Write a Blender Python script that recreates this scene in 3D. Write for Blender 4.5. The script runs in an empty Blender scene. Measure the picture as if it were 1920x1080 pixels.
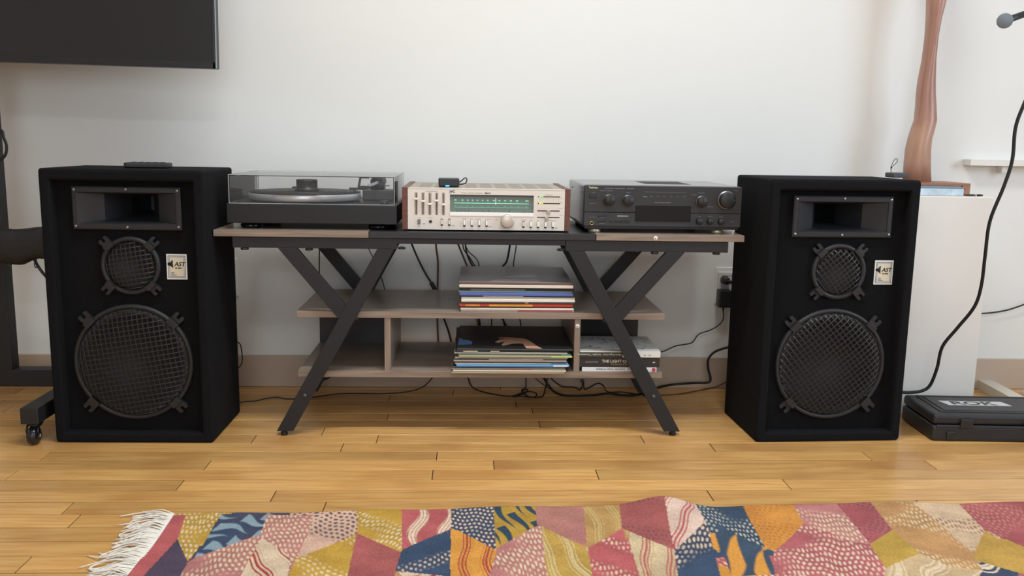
import bpy, bmesh, math, random
import numpy as np
from mathutils import Vector, Matrix

random.seed(7)
PI = math.pi
SC = bpy.context.scene
COL = SC.collection

# ------------------------------------------------------------------ camera
FPX, PITCH, YAW, ROLL, ZC = 1676.8, .1623, .0474, .0163, .81
cF = np.array([math.sin(YAW)*math.cos(PITCH), math.cos(YAW)*math.cos(PITCH), -math.sin(PITCH)])
_R = np.cross(cF, [0, 0, 1]); _R /= np.linalg.norm(_R); _U = np.cross(_R, cF)
cR = math.cos(ROLL)*_R + math.sin(ROLL)*_U
cU = -math.sin(ROLL)*_R + math.cos(ROLL)*_U
cam = bpy.data.cameras.new('camera'); cam.sensor_width = 36; cam.lens = FPX/1920*36
cam.clip_start = .05
co = bpy.data.objects.new('camera', cam); COL.objects.link(co)
co.matrix_world = Matrix(((cR[0], cU[0], -cF[0], 0), (cR[1], cU[1], -cF[1], 0), (cR[2], cU[2], -cF[2], ZC), (0, 0, 0, 1)))
SC.camera = co

def at(px, py, Y=None, Z=None):
    """measured point of the photograph (1920x1080) at a known distance Y or height Z"""
    d = (px-960)*cR - (py-540)*cU + FPX*cF
    t = Y/d[1] if Y is not None else (Z-ZC)/d[2]
    return Vector((t*d[0], t*d[1], ZC+t*d[2]))

# ------------------------------------------------------------------ world, lights, exposure
w = bpy.data.worlds.new('world'); SC.world = w; w.use_nodes = True
w.node_tree.nodes['Background'].inputs[0].default_value = (.75, .85, 1, 1)
w.node_tree.nodes['Background'].inputs[1].default_value = .6
vs = SC.view_settings
vs.view_transform = 'Standard'; vs.look = 'None'; vs.gamma = 1; vs.use_curve_mapping = False
vs.exposure = 0.24

def area(name, loc, rot, sx, sy, power, col):
    l = bpy.data.lights.new(name, 'AREA'); l.shape = 'RECTANGLE'; l.size = sx; l.size_y = sy
    l.energy = power; l.color = col
    o = bpy.data.objects.new(name, l); COL.objects.link(o); o.location = loc; o.rotation_euler = rot
    return o
LIGHTS = [((.15, 1.62, 2.80), 1.3, .32, 36), ((.15, -1.2, 2.80), 1.3, .32, 20)]  # overhead lamp, then an added fill lamp behind the camera
for i, (loc, sx, sy, pw) in enumerate(LIGHTS):
    area('ceiling_or_fill_light', loc, (0, 0, 0), sx, sy, pw, (.925, .968, 1))
area('window_light', (3.32, .75, 1.55), (0, PI/2, 0), 1.5, 1.3, 44, (.66, .82, 1))

area('added_front_fill_light', (0, -3.12, 1.45), (PI/2, 0, 0), 2.2, 1.3, 30, (.80, .90, 1))  # added low frontal fill, set at an invented window

# ------------------------------------------------------------------ materials
def lin(c):
    return tuple(((x/255)/12.92 if x/255 <= .04045 else ((x/255+.055)/1.055)**2.4) for x in c)
MATS = {}
def M(name, col, rough=.5, metal=0, spec=.5, noise=None, bump=None, emit=0, coat=0, stretch=(1, 1, 1), var=0):
    """procedural principled material; noise=(scale, amount) darkens and lightens the colour; bump=(scale, strength, distance)"""
    if name in MATS: return MATS[name]
    m = bpy.data.materials.new(name); m.use_nodes = True; MATS[name] = m
    nt = m.node_tree; b = nt.nodes['Principled BSDF']
    c = lin(col)
    b.inputs['Base Color'].default_value = (*c, 1)
    b.inputs['Roughness'].default_value = rough; b.inputs['Metallic'].default_value = metal
    b.inputs['Specular IOR Level'].default_value = spec
    b.inputs['Coat Weight'].default_value = coat
    if emit:
        b.inputs['Emission Color'].default_value = (*c, 1); b.inputs['Emission Strength'].default_value = emit
    tc = nt.nodes.new('ShaderNodeTexCoord'); mp = nt.nodes.new('ShaderNodeMapping')
    mp.inputs['Scale'].default_value = stretch
    nt.links.new(tc.outputs['Object'], mp.inputs['Vector'])
    if noise:
        n = nt.nodes.new('ShaderNodeTexNoise'); n.inputs['Scale'].default_value = noise[0]; n.inputs['Detail'].default_value = 6
        nt.links.new(mp.outputs[0], n.inputs['Vector'])
        r = nt.nodes.new('ShaderNodeMapRange'); r.inputs['To Min'].default_value = 1-noise[1]; r.inputs['To Max'].default_value = 1+noise[1]
        r.inputs['From Min'].default_value = .25; r.inputs['From Max'].default_value = .75
        nt.links.new(n.outputs['Fac'], r.inputs['Value'])
        mx = nt.nodes.new('ShaderNodeMix'); mx.data_type = 'RGBA'; mx.blend_type = 'MULTIPLY'; mx.inputs[0].default_value = 1
        mx.inputs[6].default_value = (*c, 1)
        nt.links.new(r.outputs[0], mx.inputs[7]); nt.links.new(mx.outputs[2], b.inputs['Base Color'])
    if bump:
        n2 = nt.nodes.new('ShaderNodeTexNoise'); n2.inputs['Scale'].default_value = bump[0]; n2.inputs['Detail'].default_value = 4
        nt.links.new(mp.outputs[0], n2.inputs['Vector'])
        bp = nt.nodes.new('ShaderNodeBump'); bp.inputs['Strength'].default_value = bump[1]; bp.inputs['Distance'].default_value = bump[2]
        nt.links.new(n2.outputs['Fac'], bp.inputs['Height']); nt.links.new(bp.outputs[0], b.inputs['Normal'])
    return m

def wood(name, c1, c2, c3, rough=.4, axis='X', scale=6, rnd=.0, coat=0, across=22):
    """long-grained wood; object-random offset and tint"""
    if name in MATS: return MATS[name]
    m = bpy.data.materials.new(name); m.use_nodes = True; MATS[name] = m
    nt = m.node_tree; L = nt.links.new; N = nt.nodes.new; b = nt.nodes['Principled BSDF']
    tc = N('ShaderNodeTexCoord'); oi = N('ShaderNodeObjectInfo')
    ad = N('ShaderNodeVectorMath'); ad.operation = 'MULTIPLY_ADD'
    cmb = N('ShaderNodeCombineXYZ')
    for k in range(3): L(oi.outputs['Random'], cmb.inputs[k])
    L(cmb.outputs[0], ad.inputs[0]); ad.inputs[1].default_value = (37, 53, 71); L(tc.outputs['Object'], ad.inputs[2])
    mp = N('ShaderNodeMapping'); s = {'X': (1.2, across, across), 'Y': (across, 1.2, across), 'Z': (across, across, 1.2)}[axis]
    mp.inputs['Scale'].default_value = s; L(ad.outputs[0], mp.inputs['Vector'])
    n = N('ShaderNodeTexNoise'); n.inputs['Scale'].default_value = scale; n.inputs['Detail'].default_value = 8; n.inputs['Distortion'].default_value = .6
    L(mp.outputs[0], n.inputs['Vector'])
    cr = N('ShaderNodeValToRGB'); e = cr.color_ramp.elements
    e[0].position = .3; e[0].color = (*lin(c2), 1); e[1].position = .62; e[1].color = (*lin(c1), 1)
    L(n.outputs['Fac'], cr.inputs[0])
    # wide cloudy tint
    n2 = N('ShaderNodeTexNoise'); n2.inputs['Scale'].default_value = 3; n2.inputs['Detail'].default_value = 2
    L(ad.outputs[0], n2.inputs['Vector'])
    r2 = N('ShaderNodeMapRange'); r2.inputs['From Min'].default_value = .5; r2.inputs['From Max'].default_value = .8; L(n2.outputs['Fac'], r2.inputs['Value'])
    mx = N('ShaderNodeMix'); mx.data_type = 'RGBA'; L(r2.outputs[0], mx.inputs[0]); L(cr.outputs[0], mx.inputs[6]); mx.inputs[7].default_value = (*lin(c3), 1)
    hv = N('ShaderNodeHueSaturation'); L(mx.outputs[2], hv.inputs['Color'])
    mr = N('ShaderNodeMapRange'); mr.inputs['To Min'].default_value = 1-rnd; mr.inputs['To Max'].default_value = 1+rnd*.8
    L(oi.outputs['Random'], mr.inputs['Value']); L(mr.outputs[0], hv.inputs['Value'])
    L(hv.outputs[0], b.inputs['Base Color'])
    b.inputs['Roughness'].default_value = rough; b.inputs['Coat Weight'].default_value = coat; b.inputs['Coat Roughness'].default_value = .2
    bp = N('ShaderNodeBump'); bp.inputs['Strength'].default_value = .15; bp.inputs['Distance'].default_value = .001
    L(n.outputs['Fac'], bp.inputs['Height']); L(bp.outputs[0], b.inputs['Normal'])
    return m

def clear(name, tint, gloss=.06, haze=.05):
    """clear acrylic: see-through with a reflective film and slight haze"""
    if name in MATS: return MATS[name]
    m = bpy.data.materials.new(name); m.use_nodes = True; MATS[name] = m
    nt = m.node_tree; nt.nodes.clear(); N = nt.nodes.new; L = nt.links.new
    out = N('ShaderNodeOutputMaterial'); t = N('ShaderNodeBsdfTransparent'); t.inputs[0].default_value = (*tint, 1)
    g = N('ShaderNodeBsdfGlossy'); g.inputs['Roughness'].default_value = .04
    d = N('ShaderNodeBsdfDiffuse'); d.inputs[0].default_value = (.8, .82, .82, 1)
    lw = N('ShaderNodeFresnel'); lw.inputs[0].default_value = 1.2
    m1 = N('ShaderNodeMixShader'); m1.inputs[0].default_value = haze; L(t.outputs[0], m1.inputs[1]); L(d.outputs[0], m1.inputs[2])
    m2 = N('ShaderNodeMixShader'); L(lw.outputs[0], m2.inputs[0]); L(m1.outputs[0], m2.inputs[1]); L(g.outputs[0], m2.inputs[2])
    L(m2.outputs[0], out.inputs[0])
    return m

# ------------------------------------------------------------------ mesh helpers
def newbm(): return bmesh.new()
def box(bm, x0, x1, y0, y1, z0, z1, bev=0, seg=2):
    r = bmesh.ops.create_cube(bm, size=1)
    vv = r['verts']
    for v in vv:
        v.co = Vector(((x0+x1)/2+v.co.x*(x1-x0), (y0+y1)/2+v.co.y*(y1-y0), (z0+z1)/2+v.co.z*(z1-z0)))
    if bev:
        es = list({e for v in vv for e in v.link_edges})
        bmesh.ops.bevel(bm, geom=es, offset=bev, segments=seg, affect='EDGES', profile=.5)
    return bm
def B(x0, x1, y0, y1, z0, z1, bev=0, seg=2): return box(newbm(), x0, x1, y0, y1, z0, z1, bev, seg)
def prism(bm, poly, a, b, axis='Y'):
    """extrude a 2D polygon (u,v) between a and b along axis. Y: (x,z); Z: (x,y); X: (y,z)"""
    def P(u, v, t): return {'Y': (u, t, v), 'Z': (u, v, t), 'X': (t, u, v)}[axis]
    lo = [bm.verts.new(P(u, v, a)) for u, v in poly]; hi = [bm.verts.new(P(u, v, b)) for u, v in poly]
    n = len(poly)
    bm.faces.new(lo); bm.faces.new(hi[::-1])
    for i in range(n): bm.faces.new((lo[i], hi[i], hi[(i+1) % n], lo[(i+1) % n]))
    bmesh.ops.recalc_face_normals(bm, faces=bm.faces)
    return bm
def lathe(bm, prof, n=32, center=(0, 0, 0), axis='Z'):
    """revolve (r, h) profile. axis Z: up; Y: h runs along +y"""
    rings = []
    cx, cy, cz = center
    for r, h in prof:
        ring = []
        if r < 1e-6:
            p = (cx, cy, cz+h) if axis == 'Z' else ((cx, cy+h, cz) if axis == 'Y' else (cx+h, cy, cz))
            ring = [bm.verts.new(p)]
        else:
            for i in range(n):
                a = 2*PI*i/n; c, s = r*math.cos(a), r*math.sin(a)
                p = (cx+c, cy+s, cz+h) if axis == 'Z' else ((cx+c, cy+h, cz+s) if axis == 'Y' else (cx+h, cy+c, cz+s))
                ring.append(bm.verts.new(p))
        rings.append(ring)
    for A, C in zip(rings, rings[1:]):
        if len(A) == 1 and len(C) == 1: continue
        for i in range(n):
            j = (i+1) % n
            if len(A) == 1: bm.faces.new((A[0], C[i], C[j]))
            elif len(C) == 1: bm.faces.new((A[i], C[0], A[j]))
            else: bm.faces.new((A[i], C[i], C[j], A[j]))
    for ring in (rings[0], rings[-1]):
        if len(ring) > 1:
            try: bm.faces.new(ring)
            except ValueError: pass
    bmesh.ops.recalc_face_normals(bm, faces=bm.faces)
    for f in bm.faces: f.smooth = True
    return bm
def cyl(r, h, center=(0, 0, 0), axis='Z', n=32, bev=0):
    b = bev
    prof = [(0, 0), (r-b, 0), (r, b), (r, h-b), (r-b, h), (0, h)] if b else [(0, 0), (r, 0), (r, h), (0, h)]
    return lathe(newbm(), prof, n, center, axis)
def smooth_path(pts, sub=6):
    P = [Vector(p) for p in pts]
    if len(P) < 3: return P
    out = []
    Q = [P[0]*2-P[1]] + P + [P[-1]*2-P[-2]]
    for i in range(1, len(Q)-2):
        a, b, c, d = Q[i-1:i+3]
        for k in range(sub):
            t = k/sub
            out.append(.5*((2*b)+(c-a)*t+(2*a-5*b+4*c-d)*t*t+(3*b-a-3*c+d)*t**3))
    out.append(P[-1]); return out
def tube(bm, pts, r, n=8, smooth=True, sub=6, flat=1.0):
    P = smooth_path(pts, sub) if smooth else [Vector(p) for p in pts]
    T = [(P[min(i+1, len(P)-1)]-P[max(i-1, 0)]).normalized() for i in range(len(P))]
    up = Vector((0, 0, 1)) if abs(T[0].z) < .9 else Vector((1, 0, 0))
    u = T[0].cross(up).normalized(); rings = []
    for i, p in enumerate(P):
        u = (u - T[i]*u.dot(T[i])).normalized(); v = T[i].cross(u)
        rings.append([bm.verts.new(p+(u*math.cos(2*PI*k/n)+v*math.sin(2*PI*k/n)*flat)*r) for k in range(n)])
    for A, C in zip(rings, rings[1:]):
        for k in range(n): bm.faces.new((A[k], A[(k+1) % n], C[(k+1) % n], C[k])).smooth = True
    bm.faces.new(rings[0][::-1]); bm.faces.new(rings[-1])
    return bm
def bar(bm, p, q, w, y0, y1):
    """flat steel bar in the XZ plane from p to q, w wide, between y0 and y1"""
    p = Vector(p); q = Vector(q); d = (q-p).normalized(); nrm = Vector((w/2/abs(d.y), 0))
    poly = [p+nrm, q+nrm, q-nrm, p-nrm]      # both ends cut level
    return prism(bm, [(a.x, a.y) for a in poly], y0, y1, 'Y')
def obj(name, bm, mat, parent=None, smooth=None, bevel=0):
    me = bpy.data.meshes.new(name)
    if isinstance(bm, bpy.types.Mesh): me = bm
    else: bm.to_mesh(me); bm.free()
    if mat is not None:
        if isinstance(mat, (list, tuple)):
            for m in mat: me.materials.append(m)
        elif not me.materials: me.materials.append(mat)
    if smooth:
        for p in me.polygons: p.use_smooth = True
    o = bpy.data.objects.new(name, me); COL.objects.link(o)
    if parent is not None: o.parent = parent
    if bevel:
        md = o.modifiers.new('bevel', 'BEVEL'); md.width = bevel; md.segments = 2; md.limit_method = 'ANGLE'
    return o
def tag(o, label, cat, group=None):
    o['label'] = label; o['category'] = cat
    if group: o['group'] = group
    return o
def thing(name, label, cat, loc=(0, 0, 0), rz=0, group=None):
    o = bpy.data.objects.new(name, None); COL.objects.link(o); o.empty_display_size = .05
    o.location = loc; o.rotation_euler = (0, 0, rz)
    return tag(o, label, cat, group)
def struct(o):
    o['kind'] = 'structure'; return o
def copy_tree(o, parent=None):
    c = o.copy(); COL.objects.link(c); c.parent = parent
    for ch in list(o.children): copy_tree(ch, c)
    return c
DG = bpy.context.evaluated_depsgraph_get
def text(s, size, loc, mat, parent, name='lettering', rot=(PI/2, 0, 0), shear=0, bold=0, ext=.0002, align='LEFT', sx=1):
    cu = bpy.data.curves.new('lettering', 'FONT'); cu.body = s; cu.size = size; cu.shear = shear; cu.offset = bold
    cu.extrude = ext; cu.align_x = align; cu.resolution_u = 3
    t = bpy.data.objects.new('lettering_source', cu); COL.objects.link(t)
    bpy.context.view_layer.update()
    me = bpy.data.meshes.new_from_object(t.evaluated_get(DG()))
    COL.objects.unlink(t); bpy.data.objects.remove(t)
    me.materials.clear()
    o = obj(name, me, mat, parent); o.location = loc; o.rotation_euler = rot; o.scale = (sx, 1, 1)
    return o

# ------------------------------------------------------------------ palette
m_wall = M('wall_paint', (226, 225, 219), .75, noise=(1.3, .015), bump=(60, .12, .002))
m_room = M('far_wall_paint', (216, 215, 212), .8)
m_ceil = M('ceiling_paint', (232, 230, 226), .8)
m_base = M('baseboard_paint', (186, 166, 146), .6, noise=(4, .05))
m_floor = wood('floor_boards', (222, 174, 106), (198, 144, 80), (176, 122, 66), .33, 'X', 5, .17, .25)
m_floorx = wood('floor_far_boards', (206, 158, 92), (186, 132, 70), (170, 118, 64), .36, 'X', 5, .0)
m_gap = M('floor_gap', (52, 34, 20), .8)
m_carpet = M('speaker_carpet', (20, 20, 22), .95, spec=.15, noise=(260, .35), bump=(420, .6, .002))
m_baffle = M('baffle_carpet', (18, 18, 19), .95, spec=.12, noise=(260, .3), bump=(420, .5, .002))
m_plast = M('black_plastic', (32, 32, 34), .42)
m_plast2 = M('satin_black_plastic', (29, 29, 31), .5)
m_horn = M('horn_plastic', (36, 37, 40), .38)
m_rubber = M('black_rubber', (20, 20, 21), .7)
m_cone = M('speaker_cone', (56, 54, 51), .75)
m_grille = M('grille_plastic', (31, 31, 33), .42)
m_screw = M('zinc_screw', (150, 150, 150), .35, 1)
m_steel = M('black_powder_coat', (27, 27, 29), .55, bump=(300, .1, .001))
m_black = M('black_satin_board', (38, 38, 40), .32)
m_walnut = wood('grey_walnut', (152, 135, 120), (124, 108, 95), (136, 120, 106), .30, 'X', 4, .03)
m_walnutv = wood('grey_walnut_upright', (152, 135, 120), (124, 108, 95), (136, 120, 106), .35, 'Z', 4, .03)
m_white = M('white_paint', (222, 218, 210), .6, noise=(6, .03))
m_wplast = M('white_plastic', (226, 224, 218), .35)
m_ink = M('black_ink', (22, 22, 24), .6)
m_inkg = M('grey_ink', (120, 112, 104), .6)
m_silver = M('champagne_aluminium', (224, 216, 204), .42, .15, noise=(40, .02), stretch=(1, 1, 30))
m_bright = M('polished_aluminium', (246, 243, 235), .35, .15)
m_alu = M('brushed_aluminium', (214, 216, 220), .33, .55)
m_gold = M('gold_plate', (214, 176, 96), .25, 1)
m_champ = M('champagne_foot', (196, 186, 160), .35, .6)
m_cable = M('black_cable', (20, 20, 21), .55)
m_brown = M('brown_speaker_wire', (104, 66, 46), .5)

# ------------------------------------------------------------------ room
WY = 2.9009
XL, XR, YF, ZT = -3.4, 3.4, -3.2, 2.86
floor = struct(obj('floor', B(XL, XR, YF, WY, -.10, -.006), m_floorx))
struct(obj('wall_back', B(XL-.1, XR+.1, WY, WY+.1, -.1, ZT), m_wall))
struct(obj('wall_left', B(XL-.1, XL, YF, WY, -.1, ZT), m_room))
wr = newbm()   # right wall with a window opening
box(wr, XR, XR+.1, YF, WY, -.1, .75); box(wr, XR, XR+.1, YF, WY, 2.3, ZT)
box(wr, XR, XR+.1, YF, 0, .75, 2.3); box(wr, XR, XR+.1, 1.5, WY, .75, 2.3)
struct(obj('wall_right', wr, m_room))
wf = newbm()   # wall behind the camera, opened for the added fill window
box(wf, XL-.1, XR+.1, YF-.1, YF, -.1, .8); box(wf, XL-.1, XR+.1, YF-.1, YF, 2.1, ZT)
box(wf, XL-.1, -1.1, YF-.1, YF, .8, 2.1); box(wf, 1.1, XR+.1, YF-.1, YF, .8, 2.1)
struct(obj('wall_front', wf, m_room))
struct(obj('ceiling', B(XL-.1, XR+.1, YF-.1, WY+.1, ZT, ZT+.1), m_ceil))
struct(obj('baseboard_back', B(XL, XR, WY-.011, WY, 0, .105, .002), m_base))
struct(obj('baseboard_left', B(XL, XL+.011, YF, WY-.011, 0, .105, .002), m_base))
struct(obj('baseboard_right', B(XR-.011, XR, YF, WY-.011, 0, .105, .002), m_base))
m_pane = M('daylit_pane', (205, 222, 245), .2, emit=1.2)
win = struct(obj('window_1', B(XR+.05, XR+.06, 0, 1.5, .75, 2.3), m_pane))
fr = newbm()
for a in ((XR-.01, XR+.08, -.04, .02, .71, 2.34), (XR-.01, XR+.08, 1.48, 1.54, .71, 2.34), (XR-.01, XR+.08, -.04, 1.54, .71, .77),
          (XR-.01, XR+.08, -.04, 1.54, 2.28, 2.34), (XR+.0, XR+.07, .73, .77, .75, 2.3)): box(fr, *a)
obj('window_frame', fr, m_white, win)
fill_win = struct(obj('added_fill_window', B(-1.1, 1.1, YF-.06, YF-.05, .8, 2.1), m_pane))  # unseen window added to carry the frontal fill
fr = newbm()
for a in ((-1.14, -1.08, YF-.08, YF+.01, .76, 2.14), (1.08, 1.14, YF-.08, YF+.01, .76, 2.14), (-1.14, 1.14, YF-.08, YF+.01, .76, .82),
          (-1.14, 1.14, YF-.08, YF+.01, 2.08, 2.14), (-.02, .02, YF-.07, YF, .8, 2.1)): box(fr, *a)
obj('window_frame', fr, m_white, fill_win)

# floor boards: rows of 66 mm strips, the joints where the photograph shows them
RP = .0664; R0 = 2.3327
rows = []
y = R0
while y < WY: y += RP
while y > .95:
    rows.append((y-RP, min(y, WY-.0005))); y -= RP
JOINTS = [(475, 824), (707, 824), (606, 809), (641, 839), (85, 855), (819, 855), (388, 873), (926, 872), (20, 892), (811, 891), (336, 911),
          (511, 932), (125, 954), (607, 953), (42, 1060), (1205, 824), (1336, 839), (1625, 854), (1745, 871), (1120, 890)]
jrow = {}
for px, py in JOINTS:
    p = at(px, py, Z=0)
    for i, (a, b) in enumerate(rows):
        if a <= p.y < b: jrow.setdefault(i, []).append(p.x)
X0, X1 = -2.3, 2.3
obj('subfloor', B(X0, X1, rows[-1][0], WY-.001, -.0058, -.0025), m_gap, floor)
for i, (a, b) in enumerate(rows):
    js = sorted(jrow.get(i, []))
    fixed = list(js)
    x = X0 - random.uniform(0, .9)
    cuts = [X0] + fixed + [X1]
    out = [cuts[0]]
    for c0, c1 in zip(cuts, cuts[1:]):
        L = c1-c0; vis = bool(js)
        lim = 2.6 if vis else 1.5
        n = max(1, int(math.ceil(L/lim)))
        for k in range(1, n+1):
            xx = c0+L*k/n
            if k < n: xx += random.uniform(-.3, .3)*L/n
            out.append(xx)
    for c0, c1 in zip(out, out[1:]):
        g = random.choice((.0011, .0014, .0020))
        o = obj('plank', B(c0+.0011, c1-.0011, a+g, b-g, -.0025, random.uniform(-.0006, 0), .0006, 1), m_floor, floor)

# ceiling lamp over the table and an added fill lamp (out of the picture)
m_diff = M('lamp_diffuser', (255, 248, 236), .5, emit=2.0)
for (loc, sx, sy, pw), lb in zip(LIGHTS, ('long white ceiling lamp over the stereo table', 'long white fill lamp added out of view behind the camera')):
    t = thing('ceiling_or_fill_lamp', lb, 'lamp', (loc[0], loc[1], ZT))
    h = newbm()
    box(h, -sx/2-.02, sx/2+.02, -sy/2-.02, -sy/2, -.06, 0); box(h, -sx/2-.02, sx/2+.02, sy/2, sy/2+.02, -.06, 0)
    box(h, -sx/2-.02, -sx/2, -sy/2, sy/2, -.06, 0); box(h, sx/2, sx/2+.02, -sy/2, sy/2, -.06, 0)
    obj('housing', h, m_white, t)
    obj('diffuser', B(-sx/2, sx/2, -sy/2, sy/2, -.05, -.045), m_diff, t)

# ------------------------------------------------------------------ loudspeakers
SW, SH, SD = .4136, .7247, .2785
def fill_with_holes(outer, holes, y):
    bm = newbm(); es = []
    for loop in [outer]+holes:
        vs_ = [bm.verts.new((u, y, v)) for u, v in loop]
        for i in range(len(vs_)): es.append(bm.edges.new((vs_[i], vs_[(i+1) % len(vs_)])))
    bmesh.ops.triangle_fill(bm, edges=es, use_beauty=True, use_dissolve=False)
    bmesh.ops.recalc_face_normals(bm, faces=bm.faces)
    return bm
def circ(cx, cz, r, n=48): return [(cx+r*math.cos(2*PI*i/n), cz+r*math.sin(2*PI*i/n)) for i in range(n)]
def grille_bm(R, pitch, rot, dome, y0, wbar=.0026):
    """waffle grille: two crossing families of square bars on a shallow dome, seen end-on along -y"""
    bm = newbm(); ca, sa = math.cos(rot), math.sin(rot)
    def h(r):
        t = min(r/R, 1); return y0 - dome*(1-t**6)**.6 - .004*(1-t*t)
    k = int(R/pitch)
    for fam in range(2):
        for i in range(-k, k+1):
            o = (i+.0)*pitch
            if abs(o) > R*.985: continue
            half = math.sqrt(R*R-o*o); n = max(6, int(half*2/.010))
            prev = None
            for j in range(n+1):
                s = -half+2*half*j/n
                u, v = (s, o) if fam == 0 else (o, s)
                yy = h(math.hypot(s, o))
                q = []
                for dw, dy in ((-wbar/2, 0), (wbar/2, 0), (wbar/2, .003), (-wbar/2, .003)):
                    uu, vv = (u, v+dw) if fam == 0 else (u+dw, v)
                    q.append(bm.verts.new((uu*ca-vv*sa, yy+dy+(.0006 if fam else 0), uu*sa+vv*ca)))
                if prev:
                    for a in range(4): bm.faces.new((prev[a], prev[(a+1) % 4], q[(a+1) % 4], q[a]))
                else: bm.faces.new(q[::-1])
                prev = q
            bm.faces.new(prev)
    bmesh.ops.recalc_face_normals(bm, faces=bm.faces)
    return bm
def clamp_bm(s):
    """forked grille clamp, local +z pointing away from the driver's centre"""
    bm = newbm()
    prism(bm, [(-.5*s, -.55*s), (.5*s, -.55*s), (.5*s, 0), (-.5*s, 0)], -.016, -.002)
    poly = [(-.46*s, 0), (.46*s, 0), (.5*s, .55*s), (.42*s, .75*s), (.16*s, .75*s), (.13*s, .3*s), (-.13*s, .3*s), (-.16*s, .75*s), (-.42*s, .75*s), (-.5*s, .55*s)]
    prism(bm, poly, -.009, 0)
    return bm
def speaker(label, x, y, rz, grot, lx):
    t = thing('loudspeaker', label, 'speaker', (x, y, 0), rz, None)
    RB = .030                                    # baffle set back behind the rim
    hw = SW/2; b = .027
    bm = newbm()
    # carcass: five boards round a set-back baffle, one welded shell
    outer = [(-hw, .0), (hw, .0), (hw, SH), (-hw, SH)]
    inner = [(-hw+b, b), (hw-b, b), (hw-b, SH-b-.003), (-hw+b, SH-b-.003)]
    def ring(poly, yy): return [bm.verts.new((u, yy, v)) for u, v in poly]
    A = ring(outer, SD); F = ring(outer, 0); I = ring(inner, 0); J = ring(inner, RB+.004)
    for P_, Q_ in ((A, F), (F, I), (I, J)):
        for i in range(4): bm.faces.new((P_[i], P_[(i+1) % 4], Q_[(i+1) % 4], Q_[i]))
    bm.faces.new(A)
    bmesh.ops.recalc_face_normals(bm, faces=bm.faces)
    bmesh.ops.bevel(bm, geom=[e for e in bm.edges if all(v.co.y < .02 or v.co.y > .2 for v in e.verts) and not all(abs(v.co.y-RB-.004) < 1e-4 for v in e.verts)
                              and not any(abs(v.co.y-RB-.004) < 1e-4 for v in e.verts)], offset=.007, segments=3, affect='EDGES', profile=.5)
    obj('cabinet', bm, m_carpet, t)
    WC, WR_, MC, MR_ = (0, .215), .157, (.005, .474), .077
    HC, HW, HH = (.004, .624), .1385, .0555
    bf = fill_with_holes(inner, [circ(*WC, .142), circ(*MC, .066), [(HC[0]+a*.128, HC[1]+c*.042) for a, c in ((-1, -1), (1, -1), (1, 1), (-1, 1))]], RB)
    obj('baffle', bf, m_baffle, t)
    # horn
    hm = newbm()
    def rect(w_, h_, yy): return [hm.verts.new((HC[0]+a*w_, yy, HC[1]+c*h_)) for a, c in ((-1, -1), (1, -1), (1, 1), (-1, 1))]
    prof = [(HW, HH, RB), (HW, HH, RB-.009), (HW-.003, HH-.003, RB-.011), (.126, .041, RB-.011), (.124, .039, RB-.008),
            (.070, .034, RB+.026), (.030, .026, RB+.105), (.020, .020, RB+.22)]
    rs = [rect(*p) for p in prof]
    for P_, Q_ in zip(rs, rs[1:]):
        for i in range(4): hm.faces.new((P_[i], P_[(i+1) % 4], Q_[(i+1) % 4], Q_[i]))
    hm.faces.new(rs[-1])
    bmesh.ops.recalc_face_normals(hm, faces=hm.faces)
    for f in hm.faces: f.normal_flip() if f.normal.y > .9 and f.calc_center_median().y < .02 else None
    ho = obj('horn_tweeter', hm, m_horn, t)
    sc = cyl(.0038, .0025, (0, 0, 0), 'Y', 10, .0008); sme = None
    for a, c in ((-.131, .047), (.131, .047), (-.131, -.047), (.131, -.047), (0, .049), (0, -.049)):
        s = obj('screw', sc, m_screw, ho) if sme is None else obj('screw', sme, None, ho)
        sme = s.data; s.location = (HC[0]+a, RB-.0132, HC[1]+c)
    for nm, C, R, dome, pit, cl in (('woofer', WC, WR_, .022, .0128, .030), ('midrange_driver', MC, MR_, .012, .0118, .026)):
        cn = newbm(); k = R/.157
        lathe(cn, [(R*.95, .002), (R*.92, -.004), (R*.88, -.008), (R*.82, -.004), (R*.78, .004), (R*.30, .075*k), (R*.29, .070*k), (R*.2, .055*k), (R*.1, .047*k), (0, .045*k)], 48, (C[0], RB, C[1]), 'Y')
        d = obj(nm, cn, m_cone, t)
        rg = newbm()
        lathe(rg, [(R, .0), (R, -.006), (R-.003, -.010), (R-.010, -.010), (R-.013, -.005), (R-.016, -.002), (R-.016, .0)], 64, (C[0], RB, C[1]), 'Y')
        # open ring: drop the cap faces
        bmesh.ops.delete(rg, geom=[f for f in rg.faces if len(f.verts) > 4], context='FACES')
        obj('rim', rg, m_plast2, d)
        g = obj('grille', grille_bm(R-.012, pit, grot, dome, -.004), m_grille, d); g.location = (C[0], RB, C[1])
        cm = None
        for q in range(4):
            o = obj('clamp', clamp_bm(cl), m_plast2, d, bevel=.001) if cm is None else obj('clamp', cm, None, d)
            cm = o.data
            a = PI/4+q*PI/2
            o.location = (C[0]+math.sin(a)*(R+.003), RB, C[1]+math.cos(a)*(R+.003)); o.rotation_euler = (0, a, 0)
    # maker's plate
    px_, pz_ = lx, .472
    lp = obj('label_plate', B(-.0265, .0265, -.0015, 0, -.0335, .0335, .0004, 1), M('label_white', (226, 222, 208), .4), t); lp.location = (px_, RB, pz_)
    def frame(w_, h_, th, mat):
        f = newbm()
        for a in ((-w_, w_, h_-th, h_), (-w_, w_, -h_, -h_+th), (-w_, -w_+th, -h_, h_), (w_-th, w_, -h_, h_)): box(f, a[0], a[1], -.0018, -.0014, a[2], a[3])
        obj('printed_border', f, mat, lp)
    frame(.0225, .0295, .0016, M('label_blue', (70, 100, 150), .5)); frame(.0192, .0262, .0010, MATS['label_blue'])
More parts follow.
